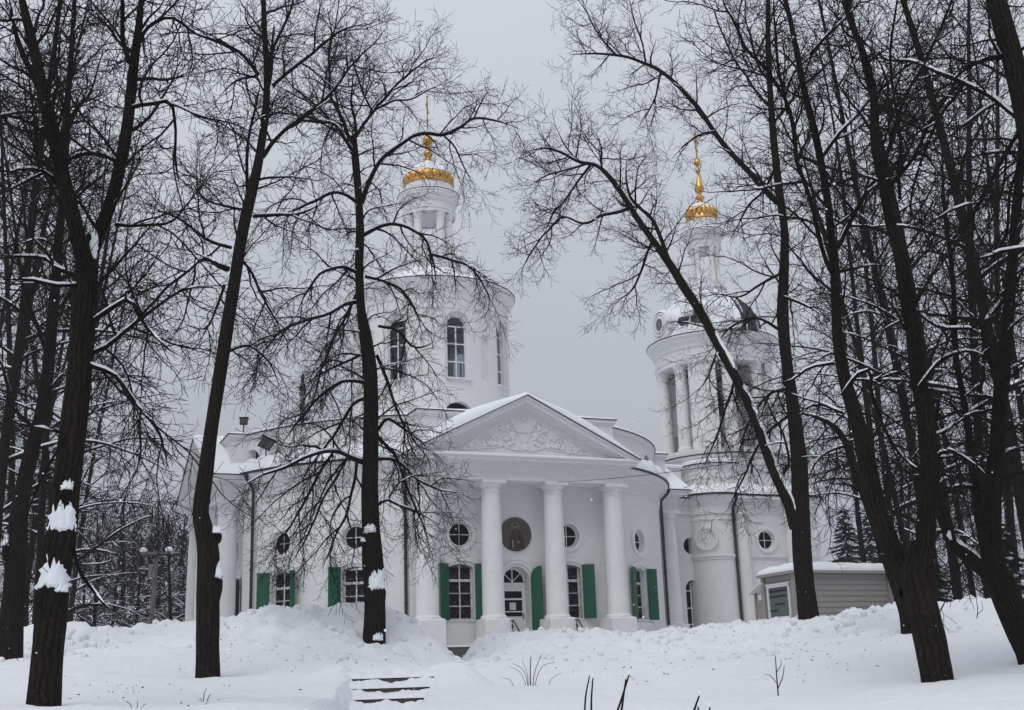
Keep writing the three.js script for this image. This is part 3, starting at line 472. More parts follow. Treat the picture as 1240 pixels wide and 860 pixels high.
// wrought handrails beside the door
for (const x of [-0.78, 1.66]) {
  const b = [rod([V(x, 3.72, 10.15), V(x + 0.02, 3.72, 10.3), V(x + 0.05, 2.75, 11.4)], 0.025, 6)];
  for (const [z, y] of [[10.2, 3.72], [10.75, 3.28], [11.3, 2.83]]) b.push(rod([V(x + 0.02, y, z), V(x + 0.02, 2.2, z)], 0.016, 6), clean(new THREE.TorusGeometry(0.07, 0.012, 5, 14).rotateY(Math.PI / 2).translate(x + 0.02, y - 0.2, z)), clean(new THREE.SphereGeometry(0.05, 8, 6).translate(x + 0.02, y - 0.45, z)));
  mesh('handrail', join(b), M.iron, church);
}

// ------------------------------------------------------------------ the bell tower, joined to the church by a short passage
const TX = 14.66, tw = toWorld(TX, 0, 0);
const tower = thing('bell_tower', 'white round bell tower with open columned belfry and small gilded dome', 'bell tower', null, [tw.x, 0, tw.z], TH);
{
  const z0 = 3.2, ys = 6.78, ye = 9.45;
  // square core with four bowed corners
  const faceCut = [oculusCut(0.43).translate(0, 7.5, z0), prism(archShape(1.0, 3.1, 5.9), z0 - 0.9, z0 + 0.5)];
  const faceWall = cut(boxR(-1.75, 1.75, G0, 8.7, z0 - 0.5, z0), faceCut);
  for (let q = 0; q < 4; q++) {
    const t = q * Math.PI / 2, w = mesh('tower_wall', faceWall, M.plaster, tower); w.rotation.y = t;
    mesh('base_course', boxR(-1.8, 1.8, G0, 3.75, z0 - 0.3, z0 + 0.08), M.plaster, w);
    mesh('string_course', join([boxR(-1.6, 1.6, ys - 0.14, ys - 0.04, z0 - 0.1, z0 + 0.04), boxR(-1.6, 1.6, ys - 0.04, ys + 0.03, z0 - 0.1, z0 + 0.09)]), M.trim, w);
    mesh('cornice', join([[8.68, 8.78, 0.05], [8.78, 8.84, 0.09], [8.84, 9.12, 0.05], [9.12, 9.2, 0.15], [9.2, 9.3, 0.24], [9.3, ye - 0.03, 0.4]].map(([a, b, o]) => boxR(-1.82 - o * 0.2, 1.82 + o * 0.2, a, b, z0 - 0.4, z0 + o))), M.trim, w);
    for (const s of [-1, 1]) { const c = mesh('column', lathe([[0, 3.72], [0.36, 3.72], [0.36, 3.8], [0.31, 3.86], [0.3, 5], [0.27, 8.2], [0.3, 8.22], [0.3, 8.26], [0.27, 8.28], [0.27, 8.42], [0.34, 8.54], [0.36, 8.56], [0.36, 8.69], [0, 8.69]], 28), M.plaster, tower); c.position.set(s * 1.3, 0, z0 + 0.12).applyAxisAngle(V(0, 1, 0), t); mesh('plinth', chamferBox(0.8, 1.7, 0.6, 0.015, 0, 2.87, 0), M.plaster, c).rotation.y = t; }
    if (q !== 2) { oculus(tower, q * 90, z0, 7.5); const wn = mesh('window', join([prism(archShape(1.0, 3.1, 5.9), z0 - 0.36, z0 - 0.28, 0, [archShape(0.86, 3.17, 5.83, 0.43, THREE.Path)]), boxR(-0.03, 0.03, 3.2, 5.4, z0 - 0.35, z0 - 0.29), ...[3.9, 4.65, 5.38].map(y => boxR(-0.45, 0.45, y - 0.03, y + 0.03, z0 - 0.348, z0 - 0.292)), ...[0.75, -0.75].map(r => boxR(-0.018, 0.018, 0, 0.5, -0.02, 0.02).rotateZ(r).translate(0, 5.38, z0 - 0.32)), (() => { const s = new THREE.Shape(); s.absarc(0, 5.4, 0.66, 0, Math.PI, false); s.absarc(0, 5.4, 0.54, Math.PI, 0, true); return prism(s, z0 - 0.02, z0 + 0.05, 0.01); })()]), M.trim, tower); mesh('pane', prism(archShape(0.9, 3.1, 5.86), z0 - 0.325, z0 - 0.315), M.glass, wn); wn.rotation.y = t; }
    // bowed corner with a blind roundel
    const bx = 3.0 * Math.sin((45 + q * 90) * D2R), bz = 3.0 * Math.cos((45 + q * 90) * D2R), deg = 45 + q * 90, rb = 1.22;
    const bow = mesh('bow_wall', lathe([[rb, G0], [rb, ys - 0.16], [rb + 0.04, ys - 0.15], [rb + 0.05, ys - 0.05], [rb + 0.1, ys - 0.02], [rb + 0.1, ys + 0.03], [rb, ys + 0.05], [rb, 8.35], [rb + 0.03, 8.36], [rb + 0.03, 8.44], [rb, 8.45], [rb, 8.62], [rb + 0.06, 8.64], [rb + 0.06, 8.72], [rb + 0.03, 8.73], [rb + 0.04, 8.95], [rb + 0.1, 9.05], [rb + 0.22, 9.2], [rb + 0.28, 9.36], [rb + 0.34, 9.4], [rb + 0.34, ye], [0, ye + 0.01]], 56, 0, 360, 0.35), M.plaster, tower); bow.position.set(bx, 0, bz);
    const rd = mesh('roundel', join([ringGeo(0.42, 0.54, -0.16, 0.055), ringGeo(0.0001, 0.44, -0.2, -0.0, 0.004)]), M.trim, bow); place(rd, deg, rb, 7.55);
    mesh('pilaster_strip', lathe([[rb + 0.025, ys + 0.05], [rb + 0.025, 8.34]], 6, deg + 62, deg + 78), M.plaster, bow);
    const gt = mesh('gutter', lathe([[rb + 0.32, ye], [rb + 0.41, ye], [rb + 0.42, ye + 0.08], [rb + 0.32, ye + 0.08]], 48, 0, 360, 0.4), M.gutter, tower); gt.position.set(bx, 0, bz);
  }
  mesh('tower_roof', join([boxR(-3.62, 3.62, ye - 0.028, ye + 0.03, -1.95, 1.95), boxR(-1.95, 1.95, ye - 0.0275, ye + 0.0305, -3.62, 3.62), boxR(-2.6, 2.6, ye - 0.03, ye + 0.028, -2.6, 2.6)]), M.gutter, tower);
  const outline = a => { let r = 0; const k = 3.62 / Math.max(Math.abs(Math.sin(a)), Math.abs(Math.cos(a))); r = Math.min(k, 3.0); for (let q = 0; q < 4; q++) { const b = Math.PI / 4 + q * Math.PI / 2, c = Math.cos(a - b) * 3.0, s = Math.sin(a - b) * 3.0, R = 1.62; if (Math.abs(s) < R && c > 0) r = Math.max(r, c + Math.sqrt(R * R - s * s)); } for (let q = 0; q < 4; q++) { const b = q * Math.PI / 2, c = Math.cos(a - b); if (c > 0.7) { const d = 3.62 / c; if (Math.abs(Math.tan(a - b) * 3.62) < 2.0) r = Math.max(r, d); } } return r; };
  mesh('snow', blanket(200, 12, (u, v) => { const a = u * Math.PI * 2, r = outline(a) * (1 - v) + 2.4 * v; return [r * Math.sin(a), ye + 0.06 + v * 0.35, r * Math.cos(a)]; }, (u, v) => 0.36 + 0.22 * fbm(u * 22, v * 2, 3, 3), { evenU: true, openU: true, openV1: true, ev: 5 }), M.roofSnow, tower);
  for (const [deg, a] of [[-45, 62], [-45, -68]]) { const bx = 3.0 * Math.sin(deg * D2R), bz = 3.0 * Math.cos(deg * D2R), r = 1.22, d = V(Math.sin((deg + a) * D2R), 0, Math.cos((deg + a) * D2R)); mesh('downpipe', rod([[r + 0.36, ye - 0.02], [r + 0.34, ye - 0.2], [r + 0.1, ye - 0.55], [r + 0.09, ye - 0.75], [r + 0.09, G0]].map(([q, y]) => V(bx + d.x * q, y, bz + d.z * q)), 0.06, 10), M.gutter, tower); }
  // second tier, bowed again
  for (let q = 0; q < 4; q++) {
    const deg = 45 + q * 90, b = mesh('upper_bow', lathe([[1.3, 9.3], [1.3, 10.35], [1.33, 10.36], [1.33, 10.42], [1.3, 10.43], [1.3, 10.75], [1.36, 10.8], [1.42, 10.95], [1.42, 11.0], [0, 11.01]], 48, 0, 360, 0.35), M.plaster, tower); b.position.set(2.2 * Math.sin(deg * D2R), 0, 2.2 * Math.cos(deg * D2R));
    mesh('flashing', lathe([[1.35, 11.0], [1.46, 11.0], [1.46, 11.04], [1.3, 11.05]], 48), M.gutter, b);
    mesh('snow', lathe([[1.45, 11.04], [1.44, 11.16], [1.3, 11.24], [0.6, 11.32], [0, 11.32]], 36), M.roofSnow, b);
  }
  const tier = mesh('upper_tier', lathe([[2.75, 9.3], [2.75, 10.7], [2.82, 10.75], [2.88, 10.9], [2.88, 10.96], [0, 10.97]], 72, 0, 360, 0.35), M.plaster, tower);
  mesh('snow', lathe([[2.9, 10.97], [2.9, 11.1], [2.7, 11.2], [2.2, 11.25]], 60), M.roofSnow, tier);
  // belfry floor, piers, free columns, ring beam
  mesh('belfry_floor', lathe([[0, 11.02], [3.0, 11.02], [3.0, 11.36], [3.12, 11.42], [3.12, 11.5], [3.0, 11.52], [2.95, 11.52], [2.95, 11.84], [0, 11.85]], 72, 0, 360, 0.35), M.trim, tower);
  mesh('flashing', lathe([[3.05, 11.5], [3.16, 11.5], [3.16, 11.55], [3.0, 11.56]], 72), M.gutter, tower);
  for (let q = 0; q < 4; q++) { mesh('pier', uvBox(toCreasedNormals(ringBlock(1.25, 2.72, 11.84, 16.02, 45 + q * 90 - 14, 45 + q * 90 + 14, 12), 0.3)), M.plaster, tower); }
  const bc = lathe([[0, 11.84], [0.36, 11.84], [0.36, 12.0], [0.31, 12.06], [0.3, 13.2], [0.265, 15.6], [0.3, 15.63], [0.3, 15.68], [0.27, 15.7], [0.27, 15.8], [0.34, 15.92], [0.36, 16.02], [0, 16.02]], 28);
  for (let q = 0; q < 4; q++) for (const s of [-1, 1]) place(mesh('column', bc, M.plaster, tower), q * 90 + s * 18.5, 2.52, 0);
  mesh('belfry_entablature', lathe([[2.0, 16.0], [2.84, 16.0], [2.84, 16.2], [2.88, 16.22], [2.88, 16.28], [2.83, 16.3], [2.83, 16.7], [2.9, 16.75], [2.93, 16.9], [3.06, 17.05], [3.1, 17.18], [3.2, 17.25], [3.2, 17.34], [2.4, 17.36], [2.0, 17.0], [2.0, 16.0]], 80, 0, 360, 0.35), M.plaster, tower);
  mesh('belfry_ceiling', new THREE.CircleGeometry(2.3, 40).rotateX(Math.PI / 2).translate(0, 16.6, 0), M.plaster, tower);
  for (let q = 0; q < 4; q++) { const g = []; for (let k = -5; k <= 5; k++) g.push(boxR(-0.012 + k * 0.09, 0.012 + k * 0.09, 11.85, 12.75, 2.2, 2.224)); g.push(boxR(-0.55, 0.55, 12.75, 12.79, 2.19, 2.235)); mesh('railing', join(g), ironGrey, tower).rotation.y = q * Math.PI / 2; }
  for (const [x, y, z, s] of [[0.3, 14.9, 1.5, 1.1], [-1.3, 15.0, 0.4, 0.9], [1.2, 15, 0.1, 0.8], [0, 14.3, -0.2, 1.7]]) { const b = mesh('bell', lathe([[0, 0.62], [0.12, 0.6], [0.2, 0.5], [0.24, 0.25], [0.32, 0.05], [0.44, -0.1], [0.46, -0.14], [0.4, -0.14], [0.28, 0.08], [0, 0.5]].map(([a, c]) => [a * s, c * s]), 28, 0, 360, 1), M.bronze, tower); b.position.set(x, y, z); mesh('hanger', boxR(-0.03, 0.03, 0.6 * s, 16.6 - y, -0.03, 0.03), M.iron, b); }
  mesh('bell_beam', join([boxR(-2.0, 2.0, 15.7, 15.85, -0.08, 0.08), boxR(-0.08, 0.08, 15.5, 15.65, -2.0, 2.0)]), M.iron, tower);
  mesh('flashing', lathe([[3.1, 17.34], [3.225, 17.345], [3.225, 17.375], [2.9, 17.4]], 80), M.gutter, tower);
  // dome of dark sheet metal under patchy snow
  const prof = t => [2.58 * Math.cos(t * Math.PI / 2) + 0.0, 17.4 + 2.75 * Math.sin(t * Math.PI / 2)], P = []; for (let k = 0; k <= 20; k++) { const t = k / 20 * 0.86; P.push(prof(t)); }
  const dome = mesh('tower_dome', lathe(P, 72, 0, 360, 1), M.gutter, tower);
  for (let k = 0; k < 36; k++) mesh('seam', rod(P.map(([r, y]) => V((r + 0.012) * Math.sin(k * 10 * D2R), y + 0.012, (r + 0.012) * Math.cos(k * 10 * D2R))), 0.018, 4), M.gutter, dome);
  { const g = blanket(260, 40, (u, v) => { const a = u * Math.PI * 2, [r, y] = prof(v * 0.86); return [r * Math.sin(a), y, r * Math.cos(a)]; }, () => 0, { evenU: true, openU: true, openV0: true, openV1: true }), p = g.attributes.position;
    for (let i = 0; i < p.count; i++) { const x = p.getX(i), y = p.getY(i), z = p.getZ(i), a = Math.atan2(x, z), n = fbm(Math.sin(a) * 4.5 + 3, y * 0.9, Math.cos(a) * 4.5, 3), bare = Math.exp(-Math.pow((((a / D2R - 22 + 540) % 360) - 180) / 24, 2)), bare2 = Math.exp(-Math.pow((((a / D2R + 52 + 540) % 360) - 180) / 22, 2)) * (y < 18.5 ? 1 : 0.2), th = 0.17 + 0.30 * n - 0.32 * bare * (0.55 + 1.2 * Math.abs(Math.sin(a * 18))) - 0.20 * bare2 + (y < 17.9 ? 0.10 : 0), k = 1 + Math.max(-0.05, th) / Math.max(0.6, Math.hypot(x, y - 17.4, z)); p.setXYZ(i, x * k, 17.4 + (y - 17.4) * k, z * k); }
    g.computeVertexNormals(); mesh('snow', g, M.roofSnow, dome); }
  // round dormers on the dome rim
  for (const a of [-86, 94]) {
    const s = new THREE.Shape(); s.moveTo(-0.62, -0.75); s.lineTo(0.62, -0.75); s.quadraticCurveTo(0.5, -0.45, 0.53, 0); s.absarc(0, 0.08, 0.53, 0, Math.PI, false); s.quadraticCurveTo(-0.5, -0.45, -0.62, -0.75);
    const d = mesh('dormer', join([prism(s, -0.7, 0.0, 0.02), ringGeo(0.30, 0.40, -0.01, 0.07), ringGeo(0.5, 0.58, -0.2, 0.05), ...[-1, 1].map(k => chamferBox(0.24, 0.1, 0.35, 0.015, k * 0.62, 0.05, -0.15)), ...[-1, 1].map(k => chamferBox(0.16, 0.28, 0.25, 0.015, k * 0.6, -0.14, -0.15))]), M.trim, tower);
    mesh('pane', new THREE.CircleGeometry(0.3, 28).translate(0, 0, 0.008), M.greyGlass, d); place(d, a, 3.0, 18.2);
    mesh('snow', blanket(24, 8, (u, v) => { const q = (0.02 + 0.96 * u) * Math.PI; return [Math.cos(q) * 0.57, 0.08 + Math.sin(q) * 0.57, -0.6 + v * 0.62]; }, (u, v) => 0.12 * Math.sin(Math.PI * u), { evenU: true }), M.roofSnow, d);
  }
  // small lantern and gilded dome
  const L = mesh('lantern', join([lathe([[0.7, 19.7], [0.92, 19.7], [0.92, 20.2], [0.98, 20.24], [0.98, 20.32], [0.8, 20.36], [0, 20.37]], 48, 0, 360, 0.35), lathe([[0, 22.4], [0.5, 22.4], [0.5, 22.46], [0.8, 22.46], [0.8, 22.4], [0.84, 22.4], [0.84, 22.55], [0.87, 22.56], [0.87, 22.62], [0.81, 22.63], [0.81, 22.8], [0.87, 22.81], [0.88, 22.9], [0.95, 22.98], [0.95, 23.04], [1.10, 23.12], [1.10, 23.2], [1.15, 23.21], [1.15, 23.29], [0.95, 23.36], [0.82, 23.37], [0.80, 23.6], [0.80, 23.95], [0, 23.96]], 56, 0, 360, 0.35)]), M.trim, tower);
  for (let k = 0; k < 4; k++) for (const s of [-1, 1]) place(mesh('column', lathe([[0, 20.36], [0.16, 20.36], [0.16, 20.44], [0.135, 20.48], [0.13, 21.2], [0.115, 22.1], [0.135, 22.13], [0.115, 22.16], [0.17, 22.3], [0.17, 22.41], [0, 22.41]], 16), M.plaster, L), 12 + k * 90 + s * 14, 0.68, 0);
  mesh('flashing', lathe([[1.1, 23.285], [1.165, 23.29], [1.165, 23.31], [0.9, 23.37]], 56), M.gutter, L);
  mesh('snow', lathe([[1.15, 23.31], [1.12, 23.36], [0.95, 23.41], [0.8, 23.42]], 40), M.roofSnow, L);
  const gd = mesh('gilded_dome', join([lathe([[0, 23.94], [0.8, 23.94], [0.82, 24.0], [0.78, 24.1], [0.74, 24.35], [0.62, 24.62], [0.4, 24.84], [0.15, 24.95], [0, 24.96]], 48, 0, 360, 1), petalDome(18, 0.80, 24.06, 24.66, 0.085)]), M.gold, tower);
  mesh('snow', lathe([[0.79, 24.50], [0.77, 24.58], [0.68, 24.70], [0.5, 24.84], [0.28, 24.97], [0.14, 25.03], [0, 25.05]], 40), M.roofSnow, gd);
  const f = mesh('finial', lathe([[0, 24.95], [0.2, 24.98], [0.21, 25.04], [0.14, 25.12], [0.12, 25.2], [0.24, 25.28], [0.24, 25.33], [0.12, 25.4], [0.08, 25.48], [0.1, 25.54], [0.22, 25.66], [0.25, 25.78], [0.2, 26.0], [0.12, 26.28], [0.06, 26.52], [0.05, 26.66], [0.12, 26.74], [0.12, 26.82], [0.05, 26.9], [0.05, 27.06], [0.15, 27.14], [0.18, 27.26], [0.14, 27.4], [0.06, 27.48], [0, 27.5]], 24, 0, 360, 1.2), M.gold, tower);
  mesh('cross', cross(27.48, 1.5, 0.8), M.oldGold, f).rotation.y = 0.7;
}
// passage between church and tower: tall windows, cornice and snow
{
  const x0 = 8.7 - TX, x1 = -2.6, z = 2.3, xs = [-4.6, -3.4], w = mesh('passage_wall', cut(boxR(x0, x1, G0, 8.7, -z, z), xs.flatMap(x => [prism(archShape(0.8, 3.2, 5.8), z - 0.5, z + 0.4).translate(x, 0, 0), oculusCut(0.36).translate(x, 7.3, z + 0.5)])), M.plaster, tower);
  for (const x of xs) { const p = mesh('window', join([boxR(-0.03, 0.03, 3.2, 5.7, -0.02, 0.02), ...[3.9, 4.6, 5.35].map(y => boxR(-0.4, 0.4, y - 0.025, y + 0.025, -0.021, 0.019))]), M.whitePaint, tower); p.position.set(x, 0, z - 0.28); mesh('pane', prism(archShape(0.82, 3.18, 5.8), -0.012, -0.004), M.glass, p); mesh('oculus_pane', new THREE.CircleGeometry(0.38, 28).translate(0, 7.3, -0.01), M.glass, p); }
  mesh('passage_cornice', join([boxR(x0, x1, 8.7, 8.8, -z - 0.08, z + 0.08), boxR(x0, x1, 8.8, 9.1, -z - 0.05, z + 0.05), boxR(x0, x1, 9.1, 9.25, -z - 0.2, z + 0.2), boxR(x0, x1, 9.25, 9.36, -z - 0.36, z + 0.36)]), M.trim, tower);
  const r = mesh('passage_roof', boxR(x0, x1, 9.362, 9.42, -z - 0.42, z + 0.42), M.gutter, tower);
  mesh('snow', blanket(40, 30, (u, v) => [x0 + (x1 - x0) * u, 9.42, (v - 0.5) * 2 * (z + 0.42)], (u, v) => 0.3 + 0.2 * fbm(u * 4, v * 4, 5, 3) + 0.35 * Math.sin(Math.PI * v), { openU: true, ev: 8 }), M.roofSnow, r);
  mesh('attic_block', join([boxR(x0, -3.4, 9.4, 10.85, -1.9, 1.9), boxR(x0, -3.34, 10.852, 10.95, -1.98, 1.98)]), M.plaster, tower);
  mesh('snow', blanket(20, 20, (u, v) => [x0 + (-3.34 - x0) * u, 10.951, (v - 0.5) * 3.96], (u, v) => 0.16 + 0.08 * fbm(u * 4, v * 4, 9, 2)), M.roofSnow, tower);
}

// ------------------------------------------------------------------ bare lime trees
// one branch: a path of points with radii; children grow along it
const UP = V(0, 1, 0);
function smooth(pts, rads, step) {   // even samples along a curve through the points
  const c = new THREE.CatmullRomCurve3(pts, false, 'centripetal'), L = c.getLength(), n = Math.max(3, Math.round(L / step)), P = [], R = [];
  const cum = [0]; for (let k = 1; k < pts.length; k++) cum.push(cum[k - 1] + pts[k].distanceTo(pts[k - 1]));
  for (let k = 0; k <= n; k++) { const t = k / n; P.push(c.getPointAt(t)); const s = t * cum[cum.length - 1]; let i = 1; while (i < cum.length - 1 && cum[i] < s) i++; const f = Math.max(0, Math.min(1, (s - cum[i - 1]) / Math.max(1e-6, cum[i] - cum[i - 1]))); R.push(rads[i - 1] + (rads[i] - rads[i - 1]) * f); }
  return [P, R, L];
}
function snowOn(B, P, R, rnd, amount, minR, seed, side) {   // snow lying along the upper side of a branch
  let run = [], rr = [];
  const flush = () => { if (run.length > 1) { const r2 = rr.slice(); r2[0] *= 0.35; r2[r2.length - 1] *= 0.35; addTube(B, run, r2, side ? 9 : 5, side ? (f, k) => 1 + 0.35 * N3(Math.cos(f) * 2 + k * 0.7, Math.sin(f) * 2, seed) : null, true); } run = []; rr = []; };
  for (let k = 0; k < P.length; k++) {
    const a = P[Math.max(0, k - 1)], b = P[Math.min(P.length - 1, k + 1)], dy = Math.abs(b.y - a.y) / Math.max(1e-6, b.distanceTo(a));
    const q = P[k], on = R[k] > minR && (side || dy < 0.8) && N3(q.x * 1.3 + seed, q.y * 1.3, q.z * 1.3) + amount - dy * 0.55 > 0;
    if (on) { run.push(side ? V(q.x + side.x * R[k], q.y + side.y * R[k], q.z + side.z * R[k]) : V(q.x, q.y + R[k] * 0.85 + 0.006, q.z)); rr.push(Math.max(0.009, R[k] * 0.6 + 0.009) * (side ? 0.75 + 0.9 * fbm(q.x * 3, q.y * 3, q.z * 3, 2) : 1)); } else flush();
  }
  flush();
}
// levels: spacing, length, radius, segment count, opening angle, wander, lift (plus rises, minus droops)
function grow(T, P, R, L, lv, from = 0.12) {
  const o = T.levels[lv]; if (!o || L < 0.08) return; const rnd = T.rnd; let s = Math.max(o.sp * rnd(), from * L);
  const seg = L / (P.length - 1); let side = rnd() * 6.28;
  while (s < L) {
    const k = Math.min(P.length - 2, Math.floor(s / seg)), f = s / seg - k, p = P[k].clone().lerp(P[k + 1], f), t = P[k + 1].clone().sub(P[k]).normalize(), pr = R[k] + (R[k + 1] - R[k]) * f;
    side += 2.4 + (rnd() - 0.5) * 1.4;
    const n = V(t.y, t.z, t.x).cross(t).normalize(), b = t.clone().cross(n), ang = (o.ang + (rnd() - 0.5) * 0.6);
    const d = t.clone().multiplyScalar(Math.cos(ang)).addScaledVector(n, Math.sin(ang) * Math.cos(side)).addScaledVector(b, Math.sin(ang) * Math.sin(side)).normalize();
    const len = o.len * (0.45 + 0.75 * rnd()) * (1 - 0.45 * s / L) * (T.size ?? 1), r0 = Math.min(pr * 0.72, o.r * (0.7 + 0.5 * rnd())), m = o.n, st = len / m;
    const pts = [p.clone()], rad = [r0], q = p.clone(); const low = T.droopBelow ? Math.max(0, Math.min(1, (T.droopBelow - p.y) / 4)) : 0, lift = o.lift - low * o.droop;
    for (let i = 1; i <= m; i++) {
      const u = i / m; d.x += (rnd() - 0.5) * o.wander; d.y += (rnd() - 0.5) * o.wander + lift * (u < 0.65 ? 1 : (low > 0.3 ? -0.35 : 1)) / m; d.z += (rnd() - 0.5) * o.wander; d.normalize();
      q.addScaledVector(d, st); pts.push(q.clone()); rad.push(Math.max(T.tip, r0 + (Math.min(r0 * 0.5, 0.0042) - r0) * u));
    }
    addTube(T.twigs, pts, rad, lv === 0 ? 4 : 3, null);
    if (T.snow && r0 > 0.008) snowOn(T.snow, pts, rad, rnd, T.snowAmt, T.snowMin, T.seed);
    grow(T, pts, rad, len, lv + 1, 0.1);
    s += o.sp * (0.5 + rnd());
  }
}
const LV = (a = {}) => [
  { sp: 0.30, len: 2.0, r: 0.026, n: 10, ang: 0.9, wander: 0.46, lift: 0.25, droop: 1.5, ...a.a },
  { sp: 0.135, len: 0.72, r: 0.0094, n: 5, ang: 0.85, wander: 0.56, lift: 0.15, droop: 0.8, ...a.b },
  { sp: 0.09, len: 0.34, r: 0.0060, n: 2, ang: 0.8, wander: 0.4, lift: 0.1, droop: 0.4, ...a.c },
];
const trunkWob = seed => (f, k, len) => 1 + 0.10 * N3(Math.cos(f) * 1.2 + seed, Math.sin(f) * 1.2, len * 0.9) + 0.045 * N3(Math.cos(f) * 5 + seed, Math.sin(f) * 5, len * 0.8 + 4) + 0.045 * N3(Math.cos(f) * 9, Math.sin(f) * 9, len * 2.6) + 0.03 * N3(Math.cos(f) * 17, Math.sin(f) * 17, len * 1.3 + 7);
// a tree drawn from pixels: every stem is [[px, py, width px, extra depth m], ...]
function tracedTree(o) {
  const g = thing('lime_tree', o.label, 'tree', 'bare lime trees round the church'), T = { rnd: rng(o.seed), seed: o.seed, twigs: tubeBuf(), snow: tubeBuf(), tip: o.tip ?? (o.d > 20 ? 0.0041 : 0.0036), levels: LV(o.lv).map((l, n) => n ? l : { ...l, sp: l.sp / (o.dense ?? 1) }), droopBelow: o.droopBelow, snowAmt: o.snowAmt ?? 0.03, snowMin: o.snowMin ?? 0.011, size: o.size ?? 1 };
  const rnd = T.rnd, stems = [];
  const base = at(o.stems[0].p[0][0], o.stems[0].p[0][1], o.d); base.y = ground(base.x, base.z); g.position.copy(base);
  o.stems.forEach((s, i) => {
    let dd = 0; const pts = [], rads = [];
    s.p.forEach((q, k) => { dd = q[3] ?? (k ? dd + (rnd() - 0.5) * (i ? s.z ?? 0.6 : 0.1) : (s.off ?? 0)); const w = at(q[0], q[1], o.d + dd); pts.push(w.sub(base)); rads.push(q[2] / 2 * (o.d + dd) / FPX * 0.9); });
    if (i === 0) { pts.unshift(pts[0].clone().add(V(-(pts[1].x - pts[0].x) * 0.05, -0.7, 0))); rads.unshift(rads[0] * 1.18); pts[1].y = Math.max(pts[1].y, 0.02); }
    if (i) { const n = rads.length; for (let k = 0; k < n; k++) rads[k] *= (rads[0] > 0.06 ? 0.95 : 0.86); rads[n - 1] = Math.min(rads[n - 1] * 0.3, 0.012); }
    const thick = rads[0] > 0.05, [P, R, L] = smooth(pts, rads, thick ? 0.12 : 0.14) , B = tubeBuf();
    if (i) P.forEach((q, k) => { const a = Math.min(1, k / 4) * Math.min(0.11, 0.035 + L * 0.012), f = rads[0] > 0.06 ? 0.5 : 1.15; q.x += a * N3(q.x * f + i, q.y * f, o.seed); q.y += a * N3(q.y * f, q.z * f + i, o.seed + 9) + (rads[0] > 0.06 ? 0 : 0.4 * a * N3(q.x * 3.1, q.y * 3.1, i)); q.z += a * N3(q.z * f, q.x * f, o.seed + i); });
    addTube(B, P, R, i === 0 ? 36 : thick ? 18 : 8, thick ? trunkWob(o.seed + i * 3.7) : (f, k, len) => 1 + 0.12 * N3(f, len * 3, i), true, 1);
    mesh(i === 0 ? 'trunk' : 'limb', bufGeo(B, true), M.bark, g);
    if (s.snow !== 0) snowOn(T.snow, P, R, rnd, s.snow ?? 0.2, 0.008, o.seed);
    if (s.plaster) { const [f0, f1, vec, am] = s.plaster, i0 = Math.floor(P.length * f0), i1 = Math.floor(P.length * f1); snowOn(T.snow, P.slice(i0, i1), R.slice(i0, i1).map(r => r * 1.12), rnd, am ?? 1.0, 0.008, o.seed, V(...vec)); }
    const gf = s.grow ?? (i === 0 ? 0.55 : 0.12); if (gf < 1) { const keep = T.levels; if (s.dense) T.levels = T.levels.map((l, n) => n === 0 ? { ...l, sp: l.sp / s.dense } : l); grow(T, P, R, L, 0, gf); T.levels = keep; }
    stems.push([P, R]);
  });
  const tw = mesh('twigs', bufGeo(T.twigs), M.twig, g); tw.userData.kind = 'stuff';
  if (T.snow.i.length) { const sn = mesh('snow', bufGeo(T.snow), M.branchSnow, g); sn.userData.kind = 'stuff'; }
  // snow caught in old wounds and forks of the trunk, on the side that faces the open ground
  for (const [px, py, w0, h0, off = 0.8] of o.clumps ?? []) {
    const w = w0 * 0.78, h = h0 * 0.85;
    const c = at(px, py, o.d).sub(base), toEye = at(px, py, 1).sub(V(0, EYE, 0)).setY(0).normalize().negate(); let best = 0, bd = 1e9; stems[0][0].forEach((q, k) => { const e = q.distanceTo(c); if (e < bd) { bd = e; best = k; } });
    const r = stems[0][1][best], m = o.d / FPX, v = V(), lumps = [], yaw = Math.atan2(toEye.x, toEye.z);
    {   // a heap resting on the scar's ledge: broad foot, ragged top pressed against the bark
      const nu = 26, nt = 20, p = [], uv = [], idx = [];
      for (let b = 0; b <= nt; b++) for (let a = 0; a <= nu; a++) {
        const t = b / nt, u = a / nu * 2 - 1, n = fbm(u * 2.3 + px, t * 2.6, py, 3), x = u * 0.52 * w * m * (1 - (0.35 + 0.3 * Math.abs(N3(px, py, 3))) * t) * (1 + 0.75 * fbm(t * 4.5, px, u > 0 ? 3 : 8, 3)) + 0.35 * w * m * t * N3(px * 0.37, py * 0.21, 2);
        const fall = r - Math.sqrt(Math.max(0, r * r - Math.min(r * r * 0.96, x * x))), dep = Math.pow(Math.max(0, 1 - u * u), 0.4) * Math.pow(1 - t, 0.7) * Math.min(1, t * 9 + 0.15) * (1 + 0.7 * n) * r * 0.40 - (t > 0.45 ? Math.max(0, fbm(u * 3 + px, t * 4, py, 3) + (t - 0.75)) * r * 0.5 : 0);
        p.push(x, (-0.5 + t * (1.05 + 0.9 * fbm(u * 2.2 + px, 4, py, 3)) + (1 - t) * 0.3 * fbm(u * 3.5, px, 5, 3)) * h * m, dep - fall * 0.95 - r * 0.1); uv.push(u, t);
      }
      for (let b = 0; b < nt; b++) for (let a = 0; a < nu; a++) { const q = b * (nu + 1) + a, e = q + nu + 1; idx.push(q, q + 1, e, e, q + 1, e + 1); }
      const geo = new THREE.BufferGeometry(); geo.setAttribute('position', new THREE.Float32BufferAttribute(p, 3)); geo.setAttribute('uv', new THREE.Float32BufferAttribute(uv, 2)); geo.setIndex(idx); geo.computeVertexNormals(); lumps.push(geo);
    }
